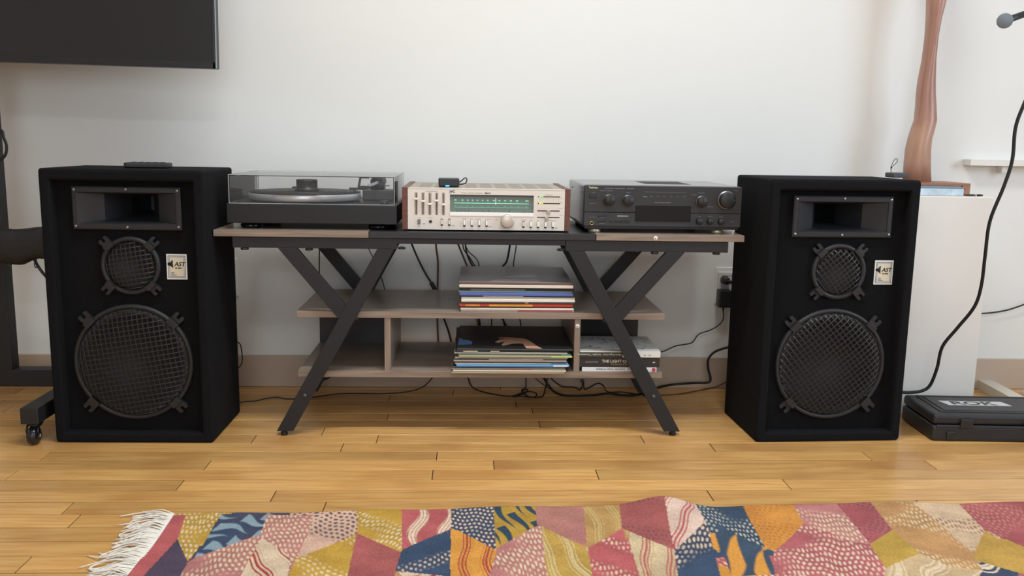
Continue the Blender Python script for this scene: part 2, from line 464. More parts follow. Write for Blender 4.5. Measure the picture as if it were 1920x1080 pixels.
    obj('printed_field', B(-.0180, .0180, -.0017, -.0014, -.0250, .0250), M('label_cream', (214, 204, 176), .5), lp)
    ic = newbm()
    prism(ic, [(-.020, .0085), (-.0095, .0195), (-.0095, -.0030), (-.020, .0055)], -.0021, -.0016)
    lathe(ic, [(0, -.0021), (.0042, -.0021), (.0042, -.0016), (0, -.0016)], 16, (-.0195, 0, .0075), 'Y')
    obj('printed_horn_mark', ic, m_ink, lp)
    text('AST', .0155, (-.0062, -.0019, .0022), m_ink, lp, shear=.28, bold=.0004)
    text('GI-4000', .0052, (-.0045, -.0019, -.0050), m_ink, lp, bold=.0002)
    for k, wd in enumerate((.009, .007, .014)):
        obj('printed_line', B(-.0150, -.0150+wd, -.0020, -.0016, -.0160-k*.0032, -.0148-k*.0032), m_ink, lp)
    return t
spL = speaker('black carpeted loudspeaker beside the turntable with a remote on its top', -.8908, 2.3304, -.011, math.radians(9), .1225)
spR = speaker('black carpeted loudspeaker beside the white pedestal and hard case', .9987, 2.3453, .0401, math.radians(38), .135)
# lint and scraps caught on the right hand speaker
# ------------------------------------------------------------------ stereo table
TT = .5675          # top of table
con = thing('media_console', 'long stereo table with black crossed steel legs and grey walnut shelves', 'table', (0, 0, 0))
TB = 2.80
obj('side_top_board', B(-.680, -.272, 2.390, TB, TT-.0175, TT, .0012), m_walnut, con)
obj('side_top_board', B(.339, .744, 2.390, TB, TT-.0175, TT, .0012), m_walnut, con)
obj('centre_top_board', B(-.2717, .3387, 2.392, TB, TT-.0185, TT, .0015), m_black, con)
obj('front_rail', B(-.2, .256, 2.396, 2.416, TT-.033, TT-.0186, .001), m_steel, con)
for y0 in (2.391, 2.786):
    y1 = y0+.022
    for s, xc, x_in, x_out, x_foot in ((1, 0, -.197, -.632, -.524), (-1, 0, .257, .702, .588)):
        rail = obj('top_rail', B(min(x_in, x_out), max(x_in, x_out), y0+.004, y1, TT-.0475, TT-.0186, .001), m_steel, con)
        # main leg: from the inner end of the rail down and out to the floor
        topc = (x_in-.030*s, TT-.0475); foot = (x_foot+.018*s, .013)
        leg = obj('leg', bar(newbm(), topc, foot, .0395, y0, y1), m_steel, con, bevel=.001)
        br0 = ((x_out+.118*s+.026*s), TT-.0475)
        # brace from the outer rail down to the leg
        jx = topc[0]+(foot[0]-topc[0])*.36; jz = topc[1]+(foot[1]-topc[1])*.36
        obj('brace', bar(newbm(), br0, (jx, jz-.012), .0385, y0+.003, y1-.003), m_steel, con, bevel=.001)
        ft = obj('foot_glide', lathe(newbm(), [(0, 0), (.009, 0), (.010, .003), (.007, .014), (0, .014)], 16), m_rubber, leg); ft.location = (foot[0]-.004*s, (y0+y1)/2, 0)
        if y0 < 2.5:
            bx = topc[0]+(foot[0]-topc[0])*.80; bz = topc[1]+(foot[1]-topc[1])*.80
            bo = obj('bolt', lathe(newbm(), [(0, -.003), (.004, -.0028), (.0062, -.001), (.0062, .0)], 14, axis='Y'), M('dark_bolt', (90, 90, 92), .35, .8), leg); bo.location = (bx, y0, bz)
            for ex in (x_out+.03*s, x_out+.20*s, x_in+.012*s):
                pd = obj('rail_pad', lathe(newbm(), [(0, 0), (.010, 0), (.011, .004), (.006, .006), (0, .006)], 16), m_rubber, rail); pd.location = (ex, y0+.012, TT-.0535 if ex != x_in+.012*s else TT-.0475)
SHX0, SHX1 = -.472, .540
obj('shelf', B(SHX0, SHX1, 2.417, 2.785, .3275, .3455, .001), m_walnut, con)
obj('shelf', B(SHX0, SHX1, 2.417, 2.785, .160, .178, .001), m_walnut, con)
for x0 in (-.2345, .2905):
    obj('divider', B(x0, x0+.0165, 2.420, 2.785, .178, .3275, .0006), m_walnutv, con)
m_dark = M('dark_back_panel', (44, 40, 38), .45)
obj('back_panel', B(-.470, -.2345, 2.770, 2.785, .178, .3275), m_dark, con)
obj('back_panel', B(.307, .535, 2.770, 2.785, .178, .3275), m_dark, con)
def cap(p):
    c = obj('screw_cap', lathe(newbm(), [(0, -.0012), (.0055, -.0012), (.0060, -.0004), (.0060, .0)], 20, axis='Y'), m_wplast, con); c.location = p
    k = newbm(); box(k, -.0030, .0012, -.0016, -.0012, -.0006, .0006); box(k, -.0006, .0006, -.0016, -.0012, -.0026, .0016)
    obj('slot', k, m_inkg, c)
cap((.500, 2.390, TT-.0095)); cap((.2985, 2.420, .3075))

# ------------------------------------------------------------------ turntable
def turntable():
    t = thing('turntable', 'black turntable under a clear dust cover with a silver platter', 'turntable', (-.4255, 2.42, TT), -.002)
    W, D = .2265, .345
    z0, z1 = .0155, .0670
    obj('plinth', B(-W, W, 0, D, z0, z1, .002), M('turntable_plinth', (21, 21, 22), .45), t)
    obj('base_plate', B(-W+.02, W-.02, .03, D-.03, z0-.003, z0), m_rubber, t)
    fm = None
    for x in (-.172, .172):
        for y_ in (.045, D-.05):
            o = obj('foot', lathe(newbm(), [(0, 0), (.024, 0), (.0275, .003), (.0285, .009), (.026, .0115), (0, .0115)], 28), M('glossy_black_foot', (18, 18, 20), .18), t) if fm is None else obj('foot', fm, None, t)
            fm = o.data; o.location = (x, y_, 0)
    pc = (-.047, .171)
    pl = obj('platter', lathe(newbm(), [(0, 0), (.149, 0), (.155, .002), (.1570, .004), (.1570, .018), (.155, .020), (.145, .0205), (0, .0205)], 96), m_alu, t); pl.location = (pc[0], pc[1], z1+.0035)
    mt = obj('platter_mat', lathe(newbm(), [(0, 0), (.1555, 0), (.1555, .0022), (.153, .003), (0, .003)], 96), M('platter_felt', (30, 30, 31), .55), pl); mt.location = (0, 0, .0205)
    gy = newbm()
    for r in (.06, .08, .10, .12, .135):
        lathe(gy, [(r, 0), (r+.0015, .0006), (r+.003, 0)], 64)
    o = obj('groove', gy, M('vinyl_groove', (22, 22, 23), .3), pl); o.location = (0, 0, .0234)
    # tonearm
    ab = newbm(); box(ab, .110, .206, .205, .285, z1, z1+.030, .003)
    base = obj('tonearm_base', ab, M('tonearm_grey', (62, 62, 64), .45), t)
    tb = cyl(.022, .020, (.150, .245, z1+.03), 'Z', 32, .003); obj('bearing_tower', tb, m_plast2, base)
    yo = newbm()
    lathe(yo, [(.014, -.010), (.020, -.010), (.020, .010), (.014, .010), (.014, -.010)], 32, (.150, .245, z1+.052), 'Y')
    obj('bearing_yoke', yo, MATS['tonearm_grey'], base)
    arm = newbm(); tube(arm, [(.150, .300, z1+.050), (.150, .245, z1+.050), (.146, .16, z1+.048), (.136, .06, z1+.047)], .0048, 10)
    ao = obj('tonearm', arm, m_alu, t)
    hs = B(.122, .146, .030, .072, z1+.041, z1+.049, .002); obj('headshell', hs, m_plast2, ao)
    cw = cyl(.019, .032, (.150, .287, z1+.052), 'Y', 32, .002); obj('counterweight', cw, MATS['tonearm_grey'], ao)
    rs = newbm(); box(rs, .082, .125, .128, .142, z1+.034, z1+.040, .001); box(rs, .094, .100, .132, .138, z1+.0, z1+.034)
    prism(rs, [(.105, z1+.040), (.111, z1+.040), (.116, z1+.066), (.138, z1+.066), (.138, z1+.070), (.111, z1+.070)], .132, .140)
    obj('arm_rest', rs, MATS['tonearm_grey'], t)
    lv = newbm(); tube(lv, [(.172, .23, z1+.03), (.175, .22, z1+.042), (.190, .205, z1+.044)], .0025, 8); obj('cue_lever', lv, m_alu, t)
    kb = obj('speed_knob', cyl(.0125, .011, (0, 0, 0), 'Z', 32, .0012), M('knob_grey', (86, 86, 88), .3, .4), t); kb.location = (.190, .040, z1)
    # dust cover: four walls and a roof of 3 mm acrylic
    ac = clear('clear_acrylic', (.985, .988, .988), haze=.03)
    lw, ly0, ly1, lz0, lz1, th = .2195, .006, D-.004, z1+.0006, .1440, .003
    lid = obj('dust_cover', B(-lw, lw, ly0, ly1, lz1-th, lz1), ac, t)
    obj('cover_wall', B(-lw, lw, ly0, ly0+th, lz0, lz1-th), ac, lid)
    obj('cover_wall', B(-lw, lw, ly1-th, ly1, lz0, lz1-th), ac, lid)
    obj('cover_wall', B(-lw, -lw+th, ly0+th, ly1-th, lz0, lz1-th), ac, lid)
    obj('cover_wall', B(lw-th, lw, ly0+th, ly1-th, lz0, lz1-th), ac, lid)
    ed = newbm(); e = .0016
    for x in (-lw, lw):
        box(ed, x-e/2, x+e/2, ly0-e/2, ly0+e/2, lz0, lz1); box(ed, x-e/2, x+e/2, ly0, ly1, lz1-e/2, lz1+e/2); box(ed, x-e/2, x+e/2, ly1-e/2, ly1+e/2, lz0, lz1)
        box(ed, x-e/2, x+e/2, ly0, ly1, lz0, lz0+e)
    box(ed, -lw, lw, ly0-e/2, ly0+e/2, lz0, lz0+e); box(ed, -lw, lw, ly0-e/2, ly0+e/2, lz1-e/2, lz1+e/2); box(ed, -lw, lw, ly1-e/2, ly1+e/2, lz1-e/2, lz1+e/2)
    obj('cover_edge_highlight', ed, clear('acrylic_highlight', (.78, .8, .8), haze=.5), lid)  # bright edge highlights put in as whitish strips
    for x in (-.10, .13):
        hg = B(x-.02, x+.02, ly1, ly1+.012, z1-.01, z1+.03, .002); obj('hinge', hg, m_plast, t)
    wt = obj('record_weight', lathe(newbm(), [(0, 0), (.0345, 0), (.0350, .003), (.0335, .006), (.0300, .0065), (.0300, .010), (.0293, .0105), (.0300, .0115), (.0300, .0155), (.0293, .0162), (.0300, .0170), (.0300, .021), (.0293, .0217), (.0300, .0225), (.0300, .030), (.0285, .0318), (.022, .032), (.022, .030), (0, .030)], 48),
             M('weight_metal', (52, 52, 53), .35, .4))
    p = t.matrix_basis @ Vector((pc[0]+.004, pc[1], z1+.0035+.0243)); wt.location = p
    tag(wt, 'round black ridged record weight on the middle of the turntable platter', 'record weight')
turntable()

# ------------------------------------------------------------------ silver receiver
def silver_receiver():
    F = Vector((.0425, 2.42, TT))
    t = thing('stereo_receiver', 'silver stereo receiver with wooden side panels and a lit green dial', 'receiver', F, .004)
    W = .2272; z0, z1 = .0045, .1170; D = .355
    m_wood = wood('receiver_walnut', (112, 66, 50), (84, 46, 36), (96, 56, 44), .45, 'Y', 6, .02)
    ft = None
    for x in (-.17, .17):
        for y_ in (.05, D-.05):
            o = obj('foot', cyl(.016, .006, (0, 0, 0), 'Z', 20, .001), m_rubber, t) if ft is None else obj('foot', ft, None, t)
            ft = o.data; o.location = (x, y_, 0)
    for s in (-1, 1):
        a, b_ = (-W, -W+.0150) if s < 0 else (W-.0150, W)
        obj('side_panel', B(a, b_, .0, D, z0-.001, z1+.0005, .001), m_wood, t)
    m_top = M('receiver_top', (168, 158, 144), .5, .3)
    ch = obj('top_cover', B(-W+.0152, W-.0152, .012, D-.004, z0, z1-.002), m_top, t)
    vt = newbm()
    for k in range(9):
        x = -.17+k*.0425
        for j in range(12): box(vt, x-.016, x+.016, .05+j*.022, .056+j*.022, z1-.0022, z1-.0017)
    o = obj('vent', vt, M('vent_shade', (146, 137, 124), .6), ch)
    # face plate with the dial window cut out: built as strips round it
    fw = W-.0153
    U = lambda u: -.2119 + (u-135)/(1752-135)*.4238       # photo crop columns -> metres on the face
    V = lambda v: .1150 - (v-238)/(662-238)*.1105           # photo crop rows -> height above table
    wx0, wx1, wz1, wz0 = U(566), U(1430), V(298), V(518)
    fp = newbm()
    for a in ((-fw, wx0, V(662), .1150), (wx1, fw, V(662), .1150), (wx0, wx1, wz1, .1150), (wx0, wx1, V(662), wz0)):
        box(fp, a[0], a[1], 0, .012, a[2], a[3])
    obj('faceplate', fp, m_silver, t)
    obj('top_trim', B(-fw, fw, -.0012, .012, .1150, z1-.001, .0008), m_bright, t)
    dg = M('dial_glass', (104, 116, 108), .25, emit=.06)
    dial = obj('tuning_dial', B(wx0, wx1, .0060, .0110, V(480), wz1), dg, t)
    obj('dial_shade', B(wx0, wx1, .0030, .0060, V(318), wz1), M('dial_shade', (78, 80, 74), .5), dial)
    glow = M('dial_glow', (130, 225, 190), .5, emit=.55); glow2 = M('dial_glow_dim', (110, 190, 155), .5, emit=.32)
    obj('scale_line', B(U(610), U(1380), .0054, .0060, V(389), V(384)), glow, dial)
    obj('scale_line', B(U(610), U(1380), .0054, .0060, V(431), V(427)), glow2, dial)
    for k, (u, s) in enumerate(((612, 'FM'), (686, '88'), (740, '90'), (790, '92'), (840, '94'), (893, '96'), (946, '98'), (1003, '100'), (1060, '102'), (1120, '104'), (1180, '106'), (1243, '108'), (1345, 'MHz'))):
        text(s, .0046, (U(u), .0058, V(362)), glow, dial, name='dial_number', bold=.00012)
        if 0 < k < 12: obj('dial_tick', B(U(u+10), U(u+12), .0055, .0060, V(384), V(370)), glow2, dial)
    for u, s in ((612, 'AM'), (682, '53'), (735, '60'), (793, '70'), (890, '80'), (952, '100'), (1008, '120'), (1050, '130'), (1122, '140'), (1190, '150'), (1262, '160'), (1345, 'kHz')):
        text(s, .0032, (U(u), .0058, V(421)), glow2, dial, name='dial_number')
    obj('pointer', B(U(1035), U(1039), .0048, .0056, V(400), V(330)), M('pointer_white', (225, 240, 225), .4, emit=.6), dial)
    for u in (640, 680, 720, 756, 905, 965, 1180, 1330): obj('lamp_divider', B(U(u), U(u+5), .0052, .0060, V(476), V(452)), M('dial_dark', (60, 72, 66), .5), dial)
    obj('trim_bar', B(wx0, wx1, -.0016, .008, V(518), V(480), .0006), m_bright, t)
    kn = obj('tuning_knob', lathe(newbm(), [(0, -.016), (.0150, -.016), (.0172, -.0150), (.0182, -.013), (.0182, 0), (0, 0)], 64, axis='Y'), M('knob_silver', (200, 190, 176), .35, .4), t)
    kn.location = (U(1158), -.0005, V(565))
    text('JVC', .0088, (U(563), -.0003, V(279)), m_ink, t, bold=.0003, sx=1.05)
    text('Super-A', .0048, (U(922), -.0003, V(284)), m_ink, t, shear=.25, bold=.00022)
    m_cap = M('caption_ink', (142, 132, 118), .6)
    def capt(*a): obj('printed_caption', B(*a), m_cap, t)
    for u0, u1, v in ((682, 735, 280), (750, 810, 280), (820, 898, 280), (315, 440, 268), (1545, 1625, 290)): capt(U(u0), U(u1), -.0003, 0, V(v+2.5), V(v-2.5))
    for u0, u1 in ((240, 270), (345, 390), (470, 490), (550, 570), (690, 742), (770, 800), (825, 890), (925, 990), (1035, 1068), (1300, 1362), (1385, 1425), (1470, 1488), (1600, 1665)):
        v = 541+(u0-240)*.011; capt(U(u0), U(u1), -.0003, 0, V(v+2), V(v-1.5))
    for u0, v in ((287, 605), (588, 620), (965, 625), (1655, 632)): capt(U(u0), U(u0+28), -.0003, 0, V(v+3), V(v-3))
    for v in (327, 365, 428, 497): capt(U(1700), U(1728), -.0003, 0, V(v+1.5), V(v-1.5))
    # graphic equaliser
    m_slot = M('slot_dark', (44, 34, 28), .6); m_groove = M('slider_groove', (168, 158, 144), .5, .3)
    gl = newbm()
    for v in range(325, 500, 16):
        for k in range(4): box(gl, U(244+k*70), U(270+k*70), -.0002, 0, V(v+.8), V(v-.8))
    obj('equaliser_scale', gl, M('scale_ink', (170, 160, 146), .6), t)
    for u, kv in ((221, 345), (291, 368), (361, 398), (431, 362), (500, 400)):
        g = obj('equaliser_slider', B(U(u-16), U(u+16), -.0004, .0, V(510), V(280), .0001, 1), m_groove, t)
        obj('slot', B(U(u-3.5), U(u+3.5), -.0009, -.0003, V(508), V(292)), m_slot, g)
        obj('slider_knob', B(U(u-17), U(u+17), -.0085, -.0006, V(kv+9), V(kv-9), .0008), m_bright, g)
    # switches along the bottom
    sb = obj('power_switch', B(U(236), U(265), -.004, .001, V(608), V(556), .0005), M('switch_grey', (120, 114, 106), .5), t)
    jk = obj('headphone_jack', lathe(newbm(), [(.0048, 0), (.0048, -.001), (.0034, -.0015), (.0030, .004)], 24, axis='Y'), M('jack_ring', (150, 140, 126), .4, .6), t); jk.location = (U(368), 0, V(580))
    obj('socket_hole', lathe(newbm(), [(0, -.0009), (.0032, -.0009), (.0032, -.0004), (0, -.0004)], 20, axis='Y'), m_ink, jk)
    def push(u, v0, v1, inn):
        s = obj('push_button', B(U(u-12), U(u+12), -.0006, .0, V(v1), V(v0), .0002, 1), M('button_slot', (96, 86, 76), .6), t)
        obj('button_cap', B(U(u-10), U(u+10), -.0042 if inn else -.0065, -.0004, V(v1-16), V(v0+(10 if inn else 3)), .0005), m_silver if inn else m_bright, s)
        obj('button_shadow_gap', B(U(u-10), U(u+10), -.0010, -.0004, V(v1), V(v1-13)), m_slot, s)
    for u in (484, 561): push(u, 553, 622, True)
    for u in (716, 793, 869, 946): push(u, 558, 628, False)
    push(1327, 564, 634, True)
    for u in (1403, 1479, 1555, 1632): push(u, 566, 636, False)
    # level meters and sliders at the right
    for v, c in ((309, ((150, 235, 60), (60, 230, 120))), (378, ((225, 225, 60), (190, 190, 50)))):
        mt = obj('level_meter', B(U(1472), U(1703), -.0006, 0, V(v+5), V(v-5)), m_slot, t)
        for k, cc in enumerate(c): obj('meter_led', B(U(1486+k*24), U(1502+k*24), -.0011, -.0005, V(v+4), V(v-4)), M('led_%d_%d_%d' % cc, cc, .4, emit=2.2), mt)
    ml = newbm()
    for k in range(8): box(ml, U(1490+k*28), U(1491.6+k*28), -.0002, 0, V(368), V(322))
    for k in range(14): box(ml, U(1475+k*17), U(1476+k*17), -.0002, 0, V(438), V(424))
    obj('meter_scale', ml, M('meter_ink', (130, 120, 108), .6), t)
    for v, u in ((455, 1582), (523, 1565)):
        s = obj('balance_slider', B(U(1468), U(1700), -.0006, 0, V(v+5), V(v-5)), m_slot, t)
        obj('slider_knob', B(U(u-19), U(u+19), -.009, -.0004, V(v+28), V(v-8), .001), M('knob_champagne', (176, 166, 152), .4, .35), s)
    # little wireless adapter lying on the lid
    zt = TT+z1
    a = thing('wireless_adapter', 'small black box with a blue light on the silver receiver', 'adapter', (-.0605, 2.482, zt-.002), .05)
    obj('case', B(-.0285, .0285, 0, .05, .002, .0245, .0035, 3), m_plast, a)
    obj('indicator_light', B(-.010, .001, -.0012, .001, .0028, .0058, .0005, 1), M('blue_led', (40, 120, 255), .4, emit=6), a)
    c = newbm(); tube(c, [(.027, .030, .012), (.036, .028, .018), (.045, .028, .0255), (.050, .030, .022), (.048, .034, .012), (.040, .036, .008), (.030, .040, .0075), (.024, .042, .010)], .0016, 8); obj('cord', c, m_cable, a)
silver_receiver()

# ------------------------------------------------------------------ black receiver
def black_receiver():
    t = thing('audio_receiver', 'black stereo receiver with round knobs on champagne feet', 'receiver', (.5235, 2.42, TT), .008)
    W = .2165; z0, z1 = .0190, .1310; D = .36
    U = lambda u: -W+(u-235)/(1775-235)*2*W
    V = lambda v: z1-(v-198)/(598-198)*(z1-z0)
    cb = newbm(); box(cb, -W, W, .012, D, z0, z1-.0005, .005, 2)
    cv = obj('cover', cb, M('receiver_cover', (84, 85, 86), .13, .0, spec=.8), t)
    vt = newbm()
    for j in range(10): box(vt, -.03, .10, .10+j*.018, .108+j*.018, z1-.0006, z1-.0002)
    obj('vent', vt, m_dark, cv)
    sc = newbm()
    for y_, z in ((.05, .11), (.28, .11)): lathe(sc, [(0, -.0015), (.003, -.0015), (.003, 0)], 12, (-W, y_, z), 'X')
    obj('screw', sc, m_screw, cv)
    up = M('receiver_front', (42, 42, 43), .42); lo = M('receiver_front_low', (48, 49, 52), .4)
    obj('upper_panel', B(-W, W, 0, .014, V(462), z1-.002, .0012), up, t)
    obj('lower_panel', B(-W, W, .001, .014, z0, V(465), .0012), lo, t)
    obj('bottom_plate', B(-W+.004, W-.004, .008, D-.01, z0-.007, z0), m_plast, t)
    obj('display', B(U(735), U(1280), -.0012, .004, V(548), V(392), .0006), M('display_glass', (20, 20, 24), .12), t)
    def knob(name, u, v, r, h, ring=True, mat=None):
        k = obj(name, lathe(newbm(), [(0, -h), (r*.86, -h), (r*.92, -h+.001), (r, -h+.004), (r*1.02, 0), (0, 0)], 48, axis='Y'), mat or M('receiver_knob', (30, 30, 31), .45), t)
        k.location = (U(u), -.001, V(v))
        if ring:
            b_ = newbm(); lathe(b_, [(r*1.02, -.0050), (r*1.14, -.0035), (r*1.22, -.0010), (r*1.22, .002), (r*1.02, .002)], 48, axis='Y')
            bmesh.ops.delete(b_, geom=[f for f in b_.faces if len(f.verts) > 4], context='FACES')
            obj('collar', b_, M('knob_collar', (128, 128, 128), .3, .9), k)
        return k
    knob('selector_knob', 472, 346, .0140, .012); knob('selector_knob', 655, 348, .0140, .012)
    knob('selector_knob', 1378, 348, .0140, .012)
    vk = knob('volume_knob', 1622, 330, .0215, .016); obj('pointer', B(.017, .019, -.0165, -.0155, -.001, .001), m_inkg, vk)
    for u in (1364, 1471, 1579): knob('tone_knob', u, 540, .0088, .009, False)
    obj('power_button', B(U(283), U(358), -.003, .002, V(325), V(288), .0012), m_plast, t)
    for a in ((368, 405, 487, 505), (418, 455, 487, 505), (368, 455, 532, 556), (484, 520, 535, 560), (540, 595, 535, 560), (598, 636, 535, 560), (640, 682, 535, 560)):
        obj('button', B(U(a[0]), U(a[1]), -.0008, .003, V(a[3]), V(a[2]), .0006, 1), m_plast, t)
    j = obj('headphone_jack', lathe(newbm(), [(.0052, .001), (.0052, -.0014), (.0042, -.0018), (.0034, -.0008), (.0030, .003)], 28, axis='Y'), m_gold, t); j.location = (U(312), 0, V(570))
    obj('socket_hole', lathe(newbm(), [(0, -.0008), (.0031, -.0008), (.0031, .001), (0, .001)], 20, axis='Y'), m_ink, j)
    text('Technics', .0068, (U(275), -.0004, V(233)), M('gold_print', (214, 204, 150), .5), t, bold=.0002)
    gp = M('grey_print', (112, 112, 112), .6)
    text('Dual Precision MOS-I', .0050, (U(920), -.0004, V(368)), M('pale_print', (140, 138, 134), .6), t)
    for u0, u1, v, h in ((430, 515, 231, 3), (523, 625, 231, 3), (388, 440, 254, 2.5), (448, 512, 254, 2.5), (645, 715, 231, 3), (640, 680, 269, 2.5), (305, 340, 275, 2), (820, 1225, 261, 1), (805, 845, 308, 5), (870, 900, 303, 2), (940, 960, 303, 2), (1000, 1020, 305, 2), (1070, 1090, 305, 2), (1130, 1155, 304, 2),
                         (1190, 1222, 304, 2), (1275, 1330, 283, 2), (1340, 1410, 264, 2), (1440, 1500, 397, 2), (1700, 1735, 237, 2), (285, 355, 380, 1.5), (285, 350, 513, 1.5), (395, 440, 515, 1.5),
                         (490, 512, 545, 3), (552, 582, 545, 3), (602, 632, 545, 3), (645, 678, 545, 3), (390, 440, 575, 2), (1350, 1380, 497, 3), (1455, 1490, 497, 3), (1560, 1600, 497, 3), (1665, 1710, 541, 2)):
        obj('printed_caption', B(U(u0), U(u1), -.0006, .0012, V(v+h), V(v-h)), gp, t)
    obj('printed_caption', B(U(560), U(668), -.0006, .0012, V(504), V(491)), MATS['pale_print'], t)
    fm = None
    for u in (355, 1573):
        for y_ in (.030, D-.04):
            o = obj('foot', lathe(newbm(), [(0, 0), (.0155, 0), (.0170, .0015), (.0170, .0085), (.0155, .0100), (.012, .0122), (0, .0122)], 32), m_champ, t) if fm is None else obj('foot', fm, None, t)
            fm = o.data; o.location = (U(u), y_, 0)
black_receiver()
o = obj('white_peg', cyl(.0022, .012, (0, 0, 0), 'Z', 12, .0005), m_wplast); o.location = (.7225, 2.43, TT)
tag(o, 'tiny white peg standing on the table edge beside the black receiver', 'peg')

# ------------------------------------------------------------------ record sleeves
def sleeve(label, xc, yc, z, t, edge, cover, rot=0, w=.3135, d=.3135, group=None, two=None):
    bm = newbm(); box(bm, -w/2, w/2, 0, d, 0, t, min(.0012, t*.3), 1)
    for f in bm.faces: f.material_index = 0 if abs(f.normal.z) > .8 else 1
    o = obj('record_sleeve', bm, [M('sleeve_%d_%d_%d' % cover, cover, .35, noise=(9, .12)), M('sleeve_edge_%d_%d_%d' % edge, edge, .55, noise=(30, .18), stretch=(.6, 8, 30))])
    o.location = (xc, yc, z); o.rotation_euler = (0, 0, rot)
    tag(o, label, 'record', group)
    if two:
        for a, b_, cc in two:
            obj('printed_spine', B(a, b_, -.0004, .002, t*.12, t*.88), M('spine_%d_%d_%d' % cc, cc, .5, noise=(40, .15)), o)
    return o
XS = .1285   # middle of the upper pile, metres
G1 = 'record sleeves piled on the upper shelf'
z = .3455
upper = [  # from the shelf up: thickness, edge colour, cover colour, dx, dy, spine patches, label
    (.0052, (206, 186, 172), (220, 210, 200), .003, .004, ((.0, .152, (186, 96, 90)),), 'pale record sleeve with a pink spine, lowest of the upper shelf pile'),
    (.0058, (226, 220, 208), (210, 204, 196), .002, .001, None, 'cream white record sleeve second from the bottom of the upper pile'),
    (.0034, (62, 52, 50), (60, 50, 48), -.001, .006, None, 'thin dark record sleeve under the red and yellow one'),
    (.0072, (196, 70, 46), (190, 90, 60), -.001, .000, ((-.075, .045, (222, 160, 56)), (-.14, -.10, (214, 140, 60))), 'record sleeve with a red and yellow spine on the upper shelf'),
    (.0060, (104, 100, 98), (110, 104, 100), .003, .005, ((.02, .03, (200, 180, 120)),), 'grey record sleeve lying on the red and yellow one'),
    (.0080, (232, 228, 220), (214, 208, 200), .004, -.004, None, 'thick white record sleeve sticking out above the grey one'),
    (.0042, (196, 186, 150), (160, 140, 110), .004, .001, None, 'straw coloured record sleeve between the white and the blue ones'),
    (.0034, (58, 60, 74), (60, 60, 70), -.002, .004, ((-.09, .02, (210, 206, 198)),), 'thin navy record sleeve just under the thick blue one'),
    (.0080, (84, 104, 176), (90, 110, 170), -.001, -.001, None, 'record sleeve with a thick bright blue spine'),
    (.0045, (140, 156, 150), (130, 150, 146), -.003, .004, ((.0, .06, (112, 160, 166)),), 'pale teal record sleeve just above the blue one'),
    (.0048, (52, 56, 56), (54, 56, 56), .003, .007, ((-.13, .02, (120, 124, 122)),), 'black and grey record sleeve under the cream gatefold'),
    (.0040, (60, 62, 60), (58, 58, 58), .002, .004, None, 'plain black record sleeve under the cream gatefold'),
    (.0085, (226, 216, 200), (150, 140, 132), -.002, -.003, None, 'cream edged gatefold sleeve second from the top of the upper pile'),
    (.0062, (94, 74, 70), (146, 140, 138), -.003, .0, ((-.15, .15, (122, 84, 78)),), 'brown edged sleeve with a grey portrait cover, topmost of the upper pile'),
]
top_o = None
for i, (t, e, c, dx, dy, two, lb) in enumerate(upper):
    top_o = sleeve(lb, XS+dx, 2.4205+dy, z, t, e, c, random.uniform(-.008, .008) if i < 12 else -.012, group=G1, two=two); z += t+.0003
pt = newbm(); prism(pt, [(-.075, .012), (-.06, .045), (-.02, .062), (.02, .05), (.055, .075), (.07, .03), (.06, .010)], .0062, .0065, 'Z')
prism(pt, [(-.03, .09), (.0, .14), (.05, .16), (.07, .12), (.05, .09), (.02, .085)], .0062, .0065, 'Z')
obj('printed_picture', pt, M('print_grey', (182, 176, 174), .35), top_o)
pt = newbm()
G2 = 'record sleeves piled on the lower shelf'
z = .178
lower = [
    (.0034, (150, 136, 116), (150, 140, 124), -.010, -.028, None, 'bent tan record sleeve hanging over the lower shelf edge, lowest of its pile'),
    (.0046, (216, 198, 160), (190, 170, 140), -.006, -.022, None, 'cream record sleeve second from the bottom of the lower pile'),
    (.0036, (126, 116, 104), (120, 110, 100), -.009, -.020, ((-.02, .07, (156, 84, 78)),), 'taupe record sleeve with a short red spine patch'),
    (.0032, (66, 66, 66), (60, 60, 60), -.007, -.013, None, 'dark grey record sleeve just under the light blue one'),
    (.0062, (98, 158, 210), (90, 150, 200), .004, -.014, ((.112, .152, (224, 226, 224)),), 'light blue record sleeve with a white spine end'),
    (.0030, (220, 212, 196), (90, 150, 200), .000, -.009, ((.11, .155, (80, 150, 196)),), 'thin cream record sleeve lying on the light blue one'),
    (.0036, (58, 54, 52), (60, 56, 52), -.004, -.010, None, 'charcoal record sleeve above the thin cream one'),
    (.0046, (166, 148, 126), (150, 136, 120), -.004, -.013, None, 'tan record sleeve in the middle of the lower pile'),
    (.0040, (72, 68, 64), (80, 74, 70), -.003, -.012, ((-.06, .09, (150, 140, 126)),), 'dark record sleeve with worn pale lettering'),
    (.0034, (178, 172, 160), (160, 156, 148), .000, -.010, None, 'pale grey record sleeve under the lime edged one'),
    (.0052, (170, 164, 126), (160, 170, 110), .010, -.013, ((.10, .158, (196, 214, 120)),), 'olive record sleeve with a lime green corner'),
    (.0030, (96, 92, 84), (110, 150, 140), .008, -.010, ((.13, .155, (110, 170, 160)),), 'thin record sleeve with a teal corner'),
    (.0052, (176, 174, 162), (70, 70, 70), -.002, -.010, None, 'black record sleeve with a pale open edge in the lower pile'),
    (.0040, (34, 34, 35), (40, 40, 40), .001, -.010, ((-.135, -.095, (200, 180, 150)), (-.06, -.035, (190, 170, 140))), 'black record sleeve with cream spine patches under the top one'),
]
for i, (t, e, c, dx, dy, two, lb) in enumerate(lower):
    sleeve(lb, .1165+dx, 2.4205+dy, z, t, e, c, random.uniform(-.012, .008), group=G2, two=two); z += t+.0003
